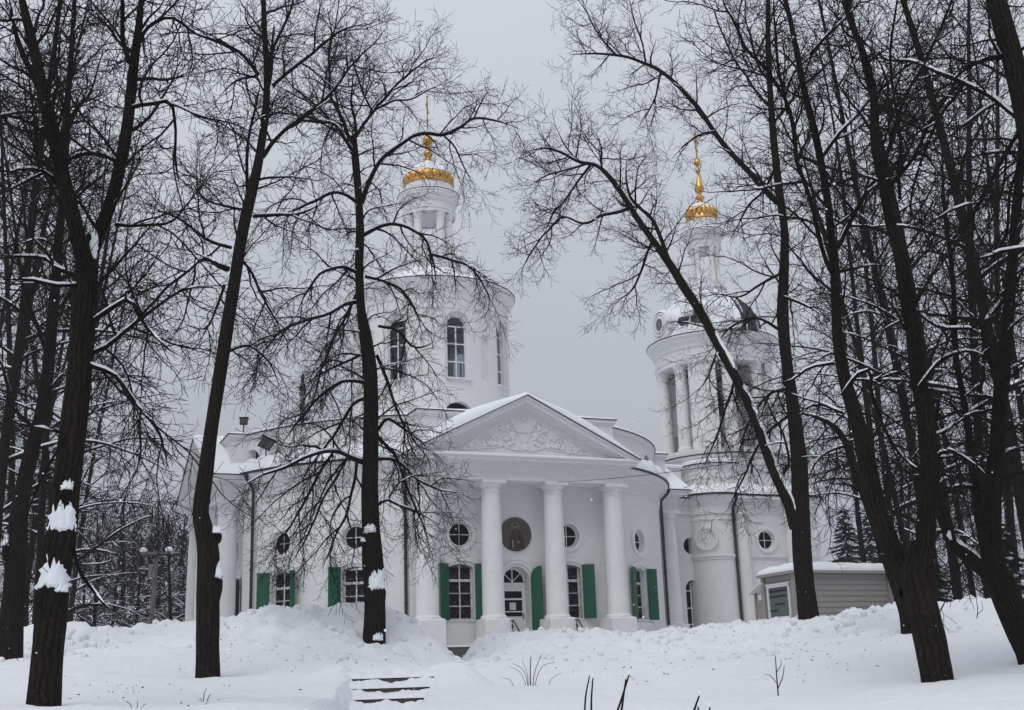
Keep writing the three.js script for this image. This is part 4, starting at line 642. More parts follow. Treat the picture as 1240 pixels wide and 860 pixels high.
    const s = mesh('snow_clump', lumps[0], M.branchSnow, g); s.position.copy(c).addScaledVector(toEye, r * (off + 0.2)); s.rotation.y = yaw;
    const st = new THREE.IcosahedronGeometry(1, 3), sp = st.attributes.position; for (let i = 0; i < sp.count; i++) { v.fromBufferAttribute(sp, i); const n = 1 + 0.4 * fbm(v.x * 2 + py, v.y * 2, v.z * 2, 2); sp.setXYZ(i, v.x * n * Math.min(w * m * 0.52, r * 0.95), v.y * n * h * m * 1.1, v.z * n * r * 0.42); } st.computeVertexNormals();
    const k = mesh('burl', st, M.bark, g); k.position.copy(c).addScaledVector(toEye, r * off * 0.8).add(V(0, -h * m * 0.9, 0)); k.rotation.y = s.rotation.y;
  }
  return g;
}
const S = (p, o = {}) => ({ p, ...o });
// left of the stair, in front
tracedTree({ seed: 11, d: 14, droopBelow: 5.5, label: 'thick forked lime with snow-filled wounds on its lower trunk', clumps: [[76, 630, 42, 34], [64, 697, 44, 36], [80, 590, 18, 12], [74, 712, 20, 14], [112, 300, 15, 40, 0.5]], stems: [
  S([[53, 858, 39], [57, 800, 37], [62, 740, 37], [68, 680, 37], [76, 630, 35], [80, 590, 33], [88, 520, 33], [97, 430, 31], [103, 345, 30], [106, 318, 28], [107, 300, 18], [108, 284, 7]], { grow: 0.6, dense: 0.5, snow: 0 }),
  S([[105, 325, 26, 0], [94, 290, 22], [78, 225, 20], [62, 150, 17], [47, 85, 15], [28, 15, 13], [14, -50, 11]], { snow: 0.1 }),
  S([[105, 325, 22, 0], [119, 290, 19], [135, 240, 18], [146, 180, 17], [155, 110, 15], [163, 50, 13], [174, -40, 10]], { snow: 0.1 }),
  S([[62, 150, 12, 0], [45, 110, 10], [25, 60, 9], [10, 0, 7]]), S([[156, 75, 9, 0], [150, 45, 8], [147, 0, 7], [140, -40, 6]]),
  S([[142, 196, 8, 0], [122, 188, 7], [95, 189, 6], [60, 205, 5], [25, 224, 4], [0, 236, 3]], { snow: 0.9 }),
  S([[160, 130, 7, 0], [180, 126, 6.5], [205, 123, 6], [210, 150, 5], [211, 190, 4], [218, 226, 2.5]], { snow: 0.6 }),
  S([[140, 272, 6, 0], [170, 275, 5], [206, 272, 4], [228, 245, 3], [262, 192, 2]], { snow: 0.5 }),
  S([[164, 55, 7, 0], [185, 28, 6], [205, 22, 5], [240, 42, 4.5], [270, 55, 4], [300, 78, 3]]),
  S([[102, 440, 8, 0], [118, 446, 7], [140, 455, 6], [165, 490, 5], [192, 522, 4], [205, 565, 2.5]], { snow: 0.8 }),
  S([[104, 430, 8, 0], [130, 418, 7], [160, 392, 6], [182, 376, 5], [225, 352, 4], [262, 352, 3]], { snow: 0.3 }),
  S([[108, 392, 8, 0], [135, 374, 7], [158, 366, 6], [168, 385, 5], [190, 410, 4], [215, 430, 3]], { snow: 0.6 }),
  S([[102, 338, 8, 0], [70, 326, 7], [50, 315, 6], [0, 310, 5]], { snow: 0.9 }), S([[95, 345, 6, 0], [70, 344, 5], [40, 336, 4], [0, 338, 3]], { snow: 0.8 }),
  S([[82, 232, 7, 0], [50, 160, 6], [20, 140, 5], [-10, 145, 4]], { snow: 0.5 }), S([[88, 265, 6, 0], [60, 210, 5], [25, 205, 4.5], [0, 215, 4]], { snow: 0.7 }),
  S([[84, 640, 6, -0.1], [100, 700, 5], [122, 730, 4], [132, 740, 2]], { snow: 0.6, grow: 1 }), S([[86, 520, 5, 0], [60, 560, 4], [40, 600, 3], [25, 640, 2]], { snow: 0.5, dense: 0.4 }),
] });
tracedTree({ seed: 23, d: 21.5, droopBelow: 8, label: 'slender lime with a swollen burl low on its leaning trunk, left of the mound', clumps: [[262, 643, 16, 10], [263, 692, 16, 22]], stems: [
  S([[251, 822, 30], [251, 780, 29], [252, 720, 30], [252, 665, 28], [247, 640, 24], [243, 622, 21], [247, 585, 20], [256, 520, 17], [265, 460, 17], [273, 410, 18], [284, 340, 16], [293, 285, 15], [304, 235, 15], [312, 200, 13], [318, 165, 11], [322, 130, 10], [323, 85, 9], [320, 30, 8], [318, -40, 6]], { grow: 0.55, dense: 0.6, snow: 0 }),
  S([[299, 250, 6, 0], [299, 215, 5.5], [301, 180, 5], [308, 140, 4.5], [313, 100, 4]]), S([[324, 110, 6, 0], [329, 80, 5], [332, 40, 4], [333, 30, 3]], { grow: 1 }),
  S([[318, 190, 8, 0], [330, 176, 7], [350, 156, 6.5], [380, 132, 6], [405, 104, 5], [425, 80, 4], [470, 32, 3]], { snow: 0.2 }),
  S([[330, 104, 6, 0], [352, 84, 5.5], [378, 66, 5], [412, 40, 4], [440, 30, 3]]), S([[322, 96, 6, 0], [334, 50, 5], [352, 15, 4], [360, -30, 3]]),
  S([[312, 90, 7, 0], [298, 72, 6], [283, 59, 5.5], [262, 50, 5], [241, 42, 4.5], [222, 30, 3.5]], { snow: 0.3 }), S([[312, 92, 5, 0], [290, 96, 4], [266, 115, 3]]),
  S([[276, 326, 9, 0], [262, 322, 8], [244, 315, 6], [225, 330, 5], [205, 345, 4.5], [170, 382, 4], [140, 410, 3], [110, 432, 2]], { snow: 0.4, dense: 1.3 }),
  S([[272, 345, 5, 0], [262, 375, 4], [250, 398, 3], [225, 392, 2.5]], {}), S([[280, 300, 6, 0], [250, 290, 5], [215, 262, 4], [190, 255, 3]], {}),
  S([[288, 310, 5, 0], [305, 330, 4.5], [325, 372, 4], [345, 410, 3]]), S([[306, 262, 6, 0], [340, 260, 5], [365, 258, 4], [400, 240, 3]], { snow: 0.4 }),
  S([[268, 430, 5, 0], [300, 420, 4], [325, 440, 3], [340, 470, 2]]), S([[298, 255, 5, 0], [270, 250, 4], [245, 240, 3], [230, 215, 2]]),
] });
tracedTree({ seed: 37, d: 26.4, droopBelow: 14, size: 1.05, tip: 0.0041, dense: 0.95, label: 'broad lime with drooping branches on the snow mound before the church', clumps: [[448, 641, 21, 13], [455, 704, 28, 26], [440, 655, 8, 6], [457, 771, 18, 12]], stems: [
  S([[453, 777, 30], [454, 740, 28], [452, 690, 28], [449, 640, 24], [448, 590, 23], [449, 520, 20], [448, 450, 20], [442, 405, 17], [437, 375, 12], [435, 320, 12], [436, 280, 12], [434, 235, 11], [430, 190, 11], [428, 165, 9]], { grow: 0.4, dense: 1.3, snow: 0 }),
  S([[430, 185, 7, 0], [418, 150, 6], [402, 122, 5], [397, 85, 4.5], [401, 50, 4], [399, 10, 3]]), S([[429, 172, 6, 0], [431, 150, 5], [425, 120, 4], [430, 80, 3]]),
  S([[431, 165, 6, 0], [445, 145, 5.5], [455, 130, 5], [475, 108, 4.5], [492, 92, 4], [512, 78, 3], [535, 68, 2]], { snow: 0.3 }), S([[452, 138, 4, 0], [440, 110, 3.5], [430, 80, 3], [425, 60, 2]]),
  S([[455, 132, 4, 0], [478, 122, 3.5], [500, 120, 3], [520, 110, 2.5], [548, 92, 2]], { snow: 0.5 }),
  S([[438, 245, 8, 0], [446, 222, 7], [461, 193, 6], [485, 174, 5.5], [502, 164, 5.5], [518, 161, 5.5], [537, 164, 5], [556, 155, 4.5], [572, 145, 4], [600, 148, 3], [630, 157, 2]], { snow: 0.75 }), S([[573, 145, 3, 0], [582, 125, 2.5], [592, 106, 2]]), S([[538, 165, 3.5, 0], [552, 178, 3], [562, 200, 2.5], [575, 225, 2]]),
  S([[430, 186, 7, 0], [420, 172, 6], [406, 152, 5.5], [385, 148, 5], [362, 148, 4], [345, 158, 3]], { snow: 0.8 }), S([[404, 150, 4, 0], [380, 125, 3.5], [358, 108, 3], [340, 85, 2]]),
  S([[432, 245, 7, 0], [420, 236, 6], [402, 233, 5.5], [385, 242, 5], [362, 252, 4.5], [340, 260, 4], [307, 264, 3]], { snow: 0.7 }),
  S([[440, 285, 7, 0], [456, 277, 6], [472, 272, 5.5], [495, 276, 5], [516, 290, 4.5], [524, 312, 4], [530, 345, 3]], { snow: 0.5 }), S([[520, 308, 5, 0.2], [545, 314, 4.5], [565, 322, 4], [582, 340, 3], [598, 372, 2]], { snow: 0.4 }),
  S([[432, 366, 7, 0], [420, 368, 6], [402, 378, 5], [372, 388, 4.5], [347, 396, 4], [322, 420, 3], [300, 440, 2]], { snow: 0.7 }),
  S([[432, 330, 6, 0], [412, 324, 5], [390, 332, 4.5], [375, 352, 4], [360, 378, 3]], { snow: 0.4 }), S([[434, 352, 6, 0], [420, 380, 5], [400, 420, 4], [385, 470, 3], [372, 505, 2.5]], {}),
  S([[440, 463, 6, 0], [425, 462, 5.5], [408, 465, 5], [392, 476, 4.5], [376, 493, 4], [358, 515, 3], [340, 540, 2]], { snow: 0.6 }), S([[440, 483, 6, 0], [428, 489, 5], [412, 512, 4.5], [396, 540, 4], [380, 560, 3], [360, 590, 2]], { snow: 0.3 }),
  S([[440, 560, 8, 0], [426, 555, 7], [410, 548, 6], [392, 547, 5], [370, 553, 4.5], [345, 566, 4], [318, 575, 3], [290, 590, 2]], { snow: 0.9 }), S([[402, 550, 5, 0.2], [385, 575, 4.5], [370, 608, 4], [350, 640, 3], [330, 670, 2]], {}), S([[432, 560, 5, -0.3], [428, 590, 4.5], [420, 625, 4], [405, 650, 3], [392, 690, 2]], {}), S([[420, 555, 4, 0.3], [395, 600, 3.5], [372, 650, 3], [352, 680, 2]], {}),
  S([[458, 395, 5, 0], [480, 400, 4.5], [500, 420, 4], [522, 415, 3]], {}), S([[456, 430, 6, 0], [468, 460, 5], [482, 500, 4], [500, 530, 3], [520, 560, 2]], {}),
  S([[458, 520, 6, 0], [470, 508, 5], [490, 520, 4], [515, 540, 3]], { snow: 0.5 }), S([[458, 556, 6, 0], [472, 556, 5], [490, 566, 4.5], [506, 580, 4], [530, 592, 3], [560, 598, 2]], { snow: 0.4 }),
  S([[458, 530, 6, 0.2], [478, 552, 5], [490, 580, 4], [508, 625, 3], [520, 660, 2]], {}), S([[457, 612, 5, 0], [468, 606, 4.5], [480, 612, 4], [505, 620, 3], [530, 632, 2]], { snow: 0.7 }),
  S([[442, 335, 5, 0], [462, 340, 4.5], [485, 352, 4], [505, 380, 3], [512, 405, 2]], {}), S([[436, 430, 5, 0], [415, 440, 4], [385, 455, 3], [360, 470, 2]], {}),
] });
// the clump right of the church
tracedTree({ seed: 41, d: 30, droopBelow: 10, label: 'twin-stemmed lime beside the kiosk, one stem leaning far over the church', stems: [
  S([[980, 752, 26], [975, 710, 25], [971, 660, 24], [969, 600, 23], [967, 550, 21], [960, 490, 17], [953, 440, 15], [948, 380, 16], [950, 320, 13], [950, 280, 11], [944, 235, 11], [938, 180, 10], [934, 130, 9], [931, 80, 8], [930, 30, 7], [931, -40, 5]], { grow: 0.45, dense: 0.8, snow: 0 }),
  S([[964, 640, 18, 0], [956, 615, 17], [940, 575, 15], [915, 510, 14], [892, 462, 13], [864, 412, 13], [842, 368, 13], [829, 347, 13], [812, 320, 12], [790, 290, 10], [770, 264, 9], [752, 236, 8], [735, 211, 7], [722, 200, 6], [700, 196, 5], [680, 186, 4], [660, 180, 3], [634, 184, 2]], { snow: 0.55, grow: 0.4, z: 0.3, plaster: [0.02, 0.42, [0.42, 0.36, 0.34], 0.85] }),
  S([[812, 320, 7, 0], [803, 292, 6], [791, 266, 5.5], [776, 252, 5], [765, 240, 4], [759, 220, 3], [758, 195, 2]]), S([[762, 252, 6, 0], [748, 257, 5.5], [728, 260, 5], [706, 270, 4.5], [692, 264, 4], [678, 264, 4], [660, 282, 3], [640, 310, 2.5], [630, 335, 2]], { snow: 0.4 }),
  S([[715, 200, 5, 0], [702, 218, 4], [688, 238, 3.5], [672, 256, 3], [655, 290, 2]]), S([[712, 198, 4, 0], [690, 205, 3.5], [665, 212, 3], [640, 225, 2]]), S([[790, 292, 5, 0], [783, 310, 4.5], [777, 330, 4], [765, 352, 3], [740, 368, 2]]), S([[728, 203, 4, 0], [728, 180, 3], [722, 160, 2]]), S([[700, 196, 3, 0], [682, 172, 2.5], [672, 150, 2]]),
  S([[941, 245, 9, 0], [915, 215, 8.5], [885, 182, 8], [864, 157, 7.5], [838, 124, 7], [812, 95, 6], [795, 82, 5.5], [784, 77, 5], [765, 70, 4.5], [746, 67, 4], [718, 65, 3], [688, 66, 2]], { snow: 0.2, z: 0.3 }),
  S([[746, 67, 4, 0], [728, 45, 3], [714, 22, 2.5], [697, -5, 2]]), S([[782, 76, 3.5, 0], [776, 45, 3], [768, 20, 2.5], [761, -5, 2]]), S([[866, 159, 4, 0], [850, 162, 3.5], [832, 172, 3], [812, 192, 2]]), S([[800, 86, 4, 0], [795, 115, 3], [785, 135, 2.5], [772, 155, 2]]),
  S([[940, 200, 5, 0], [925, 230, 4], [905, 250, 3.5], [885, 290, 2.5]]), S([[948, 330, 5, 0], [920, 345, 4], [895, 360, 3], [860, 355, 2]]), S([[950, 360, 5, 0], [975, 370, 4], [1000, 385, 3]], { snow: 0.6 }), S([[955, 470, 5, 0], [930, 480, 4], [905, 520, 3], [890, 560, 2]]), S([[958, 500, 5, 0.2], [925, 530, 4], [900, 580, 3], [880, 620, 2]]),
  S([[945, 400, 5, 0.3], [915, 385, 4], [880, 400, 3], [850, 440, 2]]), S([[940, 585, 5, 0], [955, 560, 4], [935, 500, 3], [915, 470, 2]]), S([[890, 460, 5, 0], [880, 490, 4], [868, 530, 3], [850, 570, 2]]), S([[870, 420, 4, 0], [860, 450, 3], [840, 480, 2]]),
  S([[932, 100, 5, 0], [915, 70, 4], [905, 30, 3], [900, -10, 2]]), S([[936, 150, 5, 0], [960, 120, 4], [975, 90, 3], [985, 50, 2]]), S([[934, 130, 5, 0], [915, 110, 4], [890, 70, 3.5], [870, 30, 3], [855, -10, 2]]),
] });
tracedTree({ seed: 53, d: 17, droopBelow: 6.5, label: 'massive forked lime on the open snow right of the kiosk, snow lying in its fork', stems: [
  S([[1136, 829, 38], [1130, 795, 38], [1124, 765, 38], [1117, 735, 38], [1110, 712, 38], [1107, 695, 33], [1108, 675, 22], [1109, 655, 10]], { grow: 1, snow: 0 }),
  S([[1102, 715, 30, 0], [1088, 690, 26], [1075, 655, 26], [1062, 615, 25], [1048, 560, 24], [1035, 510, 21], [1025, 470, 19], [1016, 420, 16], [1011, 370, 14], [1008, 320, 12], [1002, 270, 11], [994, 205, 11], [985, 150, 11], [972, 95, 9], [960, 50, 8], [948, 0, 7], [940, -40, 6]], { snow: 0.15, grow: 0.35, plaster: [0.03, 0.16, [0.5, 0.3, 0.3], 0.25] }),
  S([[1112, 705, 28, 0], [1118, 670, 26], [1123, 620, 25], [1127, 560, 26], [1122, 520, 24], [1114, 470, 21], [1107, 400, 20], [1098, 360, 21], [1088, 310, 17], [1080, 275, 15], [1074, 235, 13], [1064, 175, 13], [1056, 110, 12], [1042, 60, 10], [1028, 20, 9], [1015, -40, 7]], { snow: 0.15, grow: 0.35 }),
  S([[1008, 330, 8, 0], [996, 300, 7], [984, 270, 7], [972, 210, 7], [955, 140, 7], [940, 110, 6], [920, 80, 5.5], [900, 52, 5], [880, 15, 4], [870, -20, 3]]), S([[954, 138, 6, 0], [945, 90, 5], [940, 40, 4.5], [936, -10, 4]]),
  S([[1015, 300, 7, 0], [1040, 250, 6.5], [1067, 206, 6], [1082, 165, 6], [1096, 128, 5.5], [1122, 72, 5], [1150, 0, 4], [1160, -30, 3]], { snow: 0.6 }), S([[996, 190, 6, 0], [1020, 158, 5.5], [1050, 128, 5], [1080, 98, 4.5], [1110, 72, 4], [1140, 50, 3]], { snow: 0.3 }), S([[981, 66, 5, 0], [1005, 38, 4.5], [1040, 5, 4], [1060, -20, 3]], { snow: 0.6 }),
  S([[1090, 240, 6, 0], [1087, 190, 5.5], [1084, 140, 5], [1080, 80, 4.5], [1082, 20, 4], [1090, -30, 3]]), S([[1074, 230, 5, 0], [1108, 190, 5], [1130, 140, 4.5], [1160, 105, 4], [1185, 80, 3]], { snow: 0.3 }),
  S([[1020, 478, 5, -0.3], [1045, 448, 5], [1055, 448, 6], [1055, 470, 5.5], [1064, 500, 5], [1078, 530, 5], [1100, 560, 4], [1120, 572, 3]], { snow: 1.2 }), S([[1054, 462, 4, 0], [1080, 452, 3], [1100, 445, 2.5]], { snow: 1 }), S([[1112, 470, 6, 0], [1140, 435, 5], [1170, 425, 4], [1200, 432, 3]], { snow: 0.9 }),
  S([[1100, 370, 6, 0], [1140, 395, 5], [1175, 398, 5], [1190, 405, 4]], { snow: 0.8 }), S([[1010, 440, 5, 0], [980, 445, 4], [955, 462, 3], [930, 465, 2]], { snow: 0.7 }), S([[1020, 500, 5, 0], [990, 490, 4], [965, 500, 3]], { snow: 0.8 }),
  S([[1126, 560, 6, 0], [1150, 545, 5], [1178, 560, 4], [1200, 580, 3]], { snow: 0.6 }), S([[1124, 530, 5, 0], [1150, 520, 4], [1180, 500, 3.5], [1215, 500, 2.5]], { snow: 0.7 }),
] });
tracedTree({ seed: 67, d: 19, droopBelow: 7, label: 'lime leaning out of the right side, low limb curving up with snow', stems: [
  S([[1252, 800, 36], [1240, 770, 36], [1224, 735, 36], [1212, 705, 36], [1203, 688, 32], [1200, 650, 26], [1202, 600, 22], [1208, 540, 20], [1212, 480, 18], [1220, 400, 16], [1226, 320, 14], [1232, 240, 12], [1240, 160, 11]], { grow: 0.35, snow: 0.1 }),
  S([[1204, 700, 22, 0], [1180, 680, 19], [1160, 664, 17], [1148, 645, 13], [1140, 625, 12], [1134, 595, 11], [1126, 560, 9], [1130, 520, 8], [1140, 470, 6]], { snow: 0.8 }), S([[1200, 680, 16, 0], [1188, 640, 14], [1180, 605, 12], [1175, 560, 11], [1172, 500, 9], [1160, 430, 8], [1155, 350, 7], [1148, 260, 6], [1142, 180, 5]], { snow: 0.4 }),
  S([[1215, 470, 8, 0], [1195, 430, 7], [1190, 400, 7], [1210, 370, 7], [1228, 345, 6], [1245, 320, 5]], { snow: 1.2 }), S([[1192, 405, 6, 0], [1190, 460, 6], [1180, 480, 4]], { snow: 1.2 }), S([[1208, 560, 6, 0], [1225, 545, 5], [1250, 550, 4]], { snow: 0.8 }),
] });
tracedTree({ seed: 71, d: 15, droopBelow: 9, label: 'heavy lime trunk leaning in at the top of the right side', stems: [
  S([[1330, 800, 40], [1318, 640, 38], [1300, 470, 36], [1276, 320, 33], [1252, 190, 30], [1236, 110, 28], [1222, 55, 27], [1206, 0, 26], [1195, -40, 24]], { grow: 0.5, snow: 0 }),
  S([[1236, 145, 9, 0], [1205, 122, 8], [1170, 102, 7], [1140, 90, 6], [1100, 74, 5], [1075, 70, 4]], { snow: 0.6 }), S([[1225, 70, 9, 0], [1200, 70, 8], [1175, 80, 6], [1150, 100, 5]], { snow: 0.3 }), S([[1168, 100, 6, 0], [1140, 140, 5], [1120, 180, 4.5], [1105, 230, 4], [1100, 280, 3]]), S([[1240, 150, 7, 0], [1215, 190, 6], [1190, 240, 5], [1160, 290, 4], [1150, 330, 3]]), S([[1245, 170, 6, 0], [1225, 230, 5], [1215, 290, 4], [1190, 330, 3]]),
] });
tracedTree({ seed: 83, d: 26, droopBelow: 10, label: 'leaning lime at the left edge behind the thick forked lime', clumps: [[7, 655, 8, 14]], stems: [
  S([[13, 798, 28], [15, 750, 26], [18, 690, 25], [24, 620, 22], [31, 575, 19], [42, 530, 17], [54, 480, 16], [60, 420, 14], [66, 350, 12], [72, 280, 11], [78, 200, 10], [82, 120, 8], [88, 40, 7], [92, -40, 5]], { grow: 0.35, dense: 1.2, snow: 0.1 }),
  S([[58, 430, 7, 0], [40, 380, 6], [25, 330, 5], [10, 260, 4]]), S([[64, 380, 6, 0], [90, 350, 5], [120, 300, 4], [140, 270, 3]]), S([[74, 250, 6, 0], [50, 200, 5], [40, 130, 4], [30, 60, 3]]), S([[80, 150, 5, 0], [110, 110, 4], [125, 50, 3]]), S([[70, 300, 5, 0], [45, 290, 4], [15, 300, 3]], { snow: 0.7 }), S([[45, 520, 6, 0], [20, 500, 5], [0, 470, 4]], { snow: 0.5 }),
] });
tracedTree({ seed: 97, d: 25, droopBelow: 9, label: 'thin lime leaning over the end of the kiosk, plastered with snow', stems: [
  S([[1099, 742, 21], [1090, 715, 20], [1076, 675, 19], [1060, 630, 17], [1046, 595, 14], [1034, 565, 11], [1022, 532, 8.5], [1008, 515, 7], [990, 506, 5], [972, 501, 3]], { grow: 0.5, snow: 0.8, plaster: [0.1, 0.7, [0.4, 0.4, 0.3], 0.6] }),
  S([[1040, 580, 6, 0], [1042, 550, 5], [1035, 510, 4], [1040, 470, 3]], {}), S([[1026, 540, 5, 0], [1010, 545, 4], [990, 560, 3], [975, 590, 2]], { snow: 0.6 }), S([[1056, 620, 5, 0], [1072, 590, 4], [1075, 550, 3]], { snow: 0.4 }),
] });

// ------------------------------------------------------------------ the wood behind: a few kinds of bare tree, repeated
function woodTree(seed, Ht, r0, o = {}) {
  const g = new THREE.Group(), rnd = rng(seed), T = { rnd, seed, twigs: tubeBuf(), snow: tubeBuf(), tip: o.tip ?? 0.0088, levels: [{ sp: o.sp ?? 0.75, len: 1.9, r: 0.03, n: 6, ang: 0.85, wander: 0.42, lift: 0.2, droop: 0.9 }, { sp: o.sp2 ?? 0.27, len: 0.95, r: o.tip ?? 0.014, n: 3, ang: 0.8, wander: 0.45, lift: 0.1, droop: 0.6 }, { sp: 0.28, len: 0.5, r: 0.009, n: 2, ang: 0.8, wander: 0.4, lift: 0, droop: 0.3 }], droopBelow: Ht * 0.5, snowAmt: 0.2, snowMin: 0.012, size: 1 };
  const tp = [], tr = []; let x = 0, z = 0, lx = (rnd() - 0.5) * 0.12, lz = (rnd() - 0.5) * 0.12; const n = 9;
  for (let k = 0; k <= n; k++) { tp.push(V(x, k / n * Ht - (k ? 0 : 0.6), z)); tr.push(r0 * (1 - 0.85 * k / n)); lx += (rnd() - 0.5) * 0.09; lz += (rnd() - 0.5) * 0.09; x += lx * Ht / n; z += lz * Ht / n; }
  const [P, R, L] = smooth(tp, tr, 0.4), B = tubeBuf(); addTube(B, P, R, 9, trunkWob(seed), true); mesh('trunk', bufGeo(B, true), M.bark, g);
  const LB = tubeBuf(), from = o.from ?? 0.22, cnt = o.limbs ?? 22;
  for (let k = 0; k < cnt; k++) {
    const t = from + (0.97 - from) * (k + rnd()) / cnt, i = Math.min(P.length - 2, Math.floor(t * (P.length - 1))), a = k * 2.4 + rnd(), up = 0.35 + 0.7 * t + 0.3 * rnd(), len = (1 - t * 0.7) * Ht * (0.16 + 0.12 * rnd()) * (o.spread ?? 1), q = P[i].clone(), d = V(Math.cos(a), up, Math.sin(a)).normalize(), pts = [q.clone()], rr = Math.min(R[i] * 0.5, 0.075), rads = [rr];
    for (let s = 1; s <= 7; s++) { d.x += (rnd() - 0.5) * 0.3; d.z += (rnd() - 0.5) * 0.3; d.y += (t < 0.45 ? -0.13 : 0.06) + (rnd() - 0.5) * 0.2; d.normalize(); q.addScaledVector(d, len / 7); pts.push(q.clone()); rads.push(rr * (1 - 0.85 * s / 7)); }
    const [p2, r2, l2] = smooth(pts, rads, 0.35); addTube(LB, p2, r2, 5, null); snowOn(T.snow, p2, r2, rnd, 0.5, 0.012, seed); grow(T, p2, r2, l2, 0, 0.15);
  }
  const lb = mesh('limbs', bufGeo(LB), M.bark, g); lb.userData.kind = 'stuff';
  const tw = mesh('twigs', bufGeo(T.twigs), M.twig, g); tw.userData.kind = 'stuff'; const sn = mesh('snow', bufGeo(T.snow), M.branchSnow, g); sn.userData.kind = 'stuff';
  return g;
}
function repeat(proto, name, spots, label, group) {
  spots.forEach(([px, d, turn, s], i) => { const o = proto.clone(); o.name = numbered(name); const q = at(px, 800, d); o.position.set(q.x, ground(q.x, q.z), q.z); o.rotation.y = turn; o.scale.setScalar(s); tag(o, label, 'tree', group); scene.add(o); });
}
{
  const kinds = [woodTree(101, 24, 0.16), woodTree(113, 22, 0.13, { from: 0.3 }), woodTree(127, 25, 0.17, { from: 0.18 }), woodTree(131, 20, 0.11, { from: 0.25 }), woodTree(149, 23, 0.145, { from: 0.12, limbs: 26 })];
  const low = [woodTree(157, 11, 0.2, { from: 0.12, spread: 1.5, limbs: 24, tip: 0.016, sp: 0.6 }), woodTree(163, 8, 0.14, { from: 0.03, spread: 1.7, limbs: 24, tip: 0.015, sp: 0.55 })];
  const right = 'slender dark bare tree in the dense wood behind the kiosk', rg = 'bare trees of the wood behind the kiosk';
  repeat(kinds[0], 'bare_tree', [[1082, 48, 0.4, 1], [1206, 36, 2.4, 1], [1150, 60, 4, 1.05]], right, rg);
  repeat(kinds[1], 'bare_tree', [[1058, 55, 1, 1.05], [1172, 33, 3, 1], [1228, 52, 5, 1.1]], right, rg);
  repeat(kinds[2], 'bare_tree', [[1092, 52, 2, 1.05], [1240, 43, 0.3, 1], [1270, 30, 3.2, 1]], right, rg);
  repeat(kinds[3], 'bare_tree', [[1120, 44, 0, 1.1], [1190, 48, 4.4, 1.15], [1104, 66, 2.2, 1.1]], right, rg);
  repeat(kinds[4], 'bare_tree', [[1140, 36, 5.2, 1], [1222, 66, 1.3, 1.1], [1290, 44, 2.8, 1.05]], right, rg);
  const left = 'slender dark bare tree in the dense wood left of the church', lg = 'bare trees of the wood left of the church';
  repeat(kinds[0], 'bare_tree', [[-20, 34, 1.4, 1], [20, 52, 3.4, 0.95], [50, 52, 2.9, 1]], left, lg);
  repeat(kinds[1], 'bare_tree', [[40, 38, 2.2, 1], [-50, 50, 0.7, 1.1]], left, lg);
  repeat(kinds[2], 'bare_tree', [[12, 46, 5, 0.95], [78, 66, 1.1, 0.9], [-30, 42, 2, 1]], left, lg);
  repeat(kinds[3], 'bare_tree', [[70, 44, 0.2, 1.1], [-8, 60, 3, 1.2]], left, lg);
  repeat(kinds[4], 'bare_tree', [[58, 40, 2.6, 0.95], [30, 58, 4.2, 1], [62, 50, 0.9, 0.95]], left, lg);
  const bl = 'low spreading bare tree far behind, left of the church', bg = 'low bare trees far left of the church';
  repeat(low[0], 'small_bare_tree', [[190, 78, 0, 1], [140, 84, 1.2, 1.1], [232, 104, 2.2, 1.2], [150, 92, 2, 1.1], [215, 95, 4, 1.15], [110, 98, 1, 1.2], [170, 110, 3, 1.35], [60, 100, 5, 1.3], [20, 90, 2.4, 1.3]], bl, bg);
  repeat(low[1], 'small_bare_tree', [[205, 66, 1, 1], [185, 86, 2.7, 1.2], [150, 80, 0.8, 1.2], [115, 68, 5.4, 1], [220, 72, 3.6, 1], [130, 74, 3, 1], [165, 70, 5, 0.95], [95, 76, 2, 1.1], [225, 82, 0.3, 1.2], [60, 70, 4, 1.1]], bl, bg);
  const br = 'low spreading bare tree far behind the wood and kiosk', brg = 'low bare trees far behind the kiosk';
  repeat(low[0], 'small_bare_tree', [[1000, 135, 0.5, 0.7], [1110, 90, 2, 1.2], [1170, 84, 3.3, 1.1], [1230, 90, 5, 1.2]], br, brg);
  repeat(low[1], 'small_bare_tree', [[985, 130, 1, 0.8], [1130, 72, 4, 1.1], [1085, 84, 2.2, 1.1], [1205, 72, 0.4, 1.1]], br, brg);
}
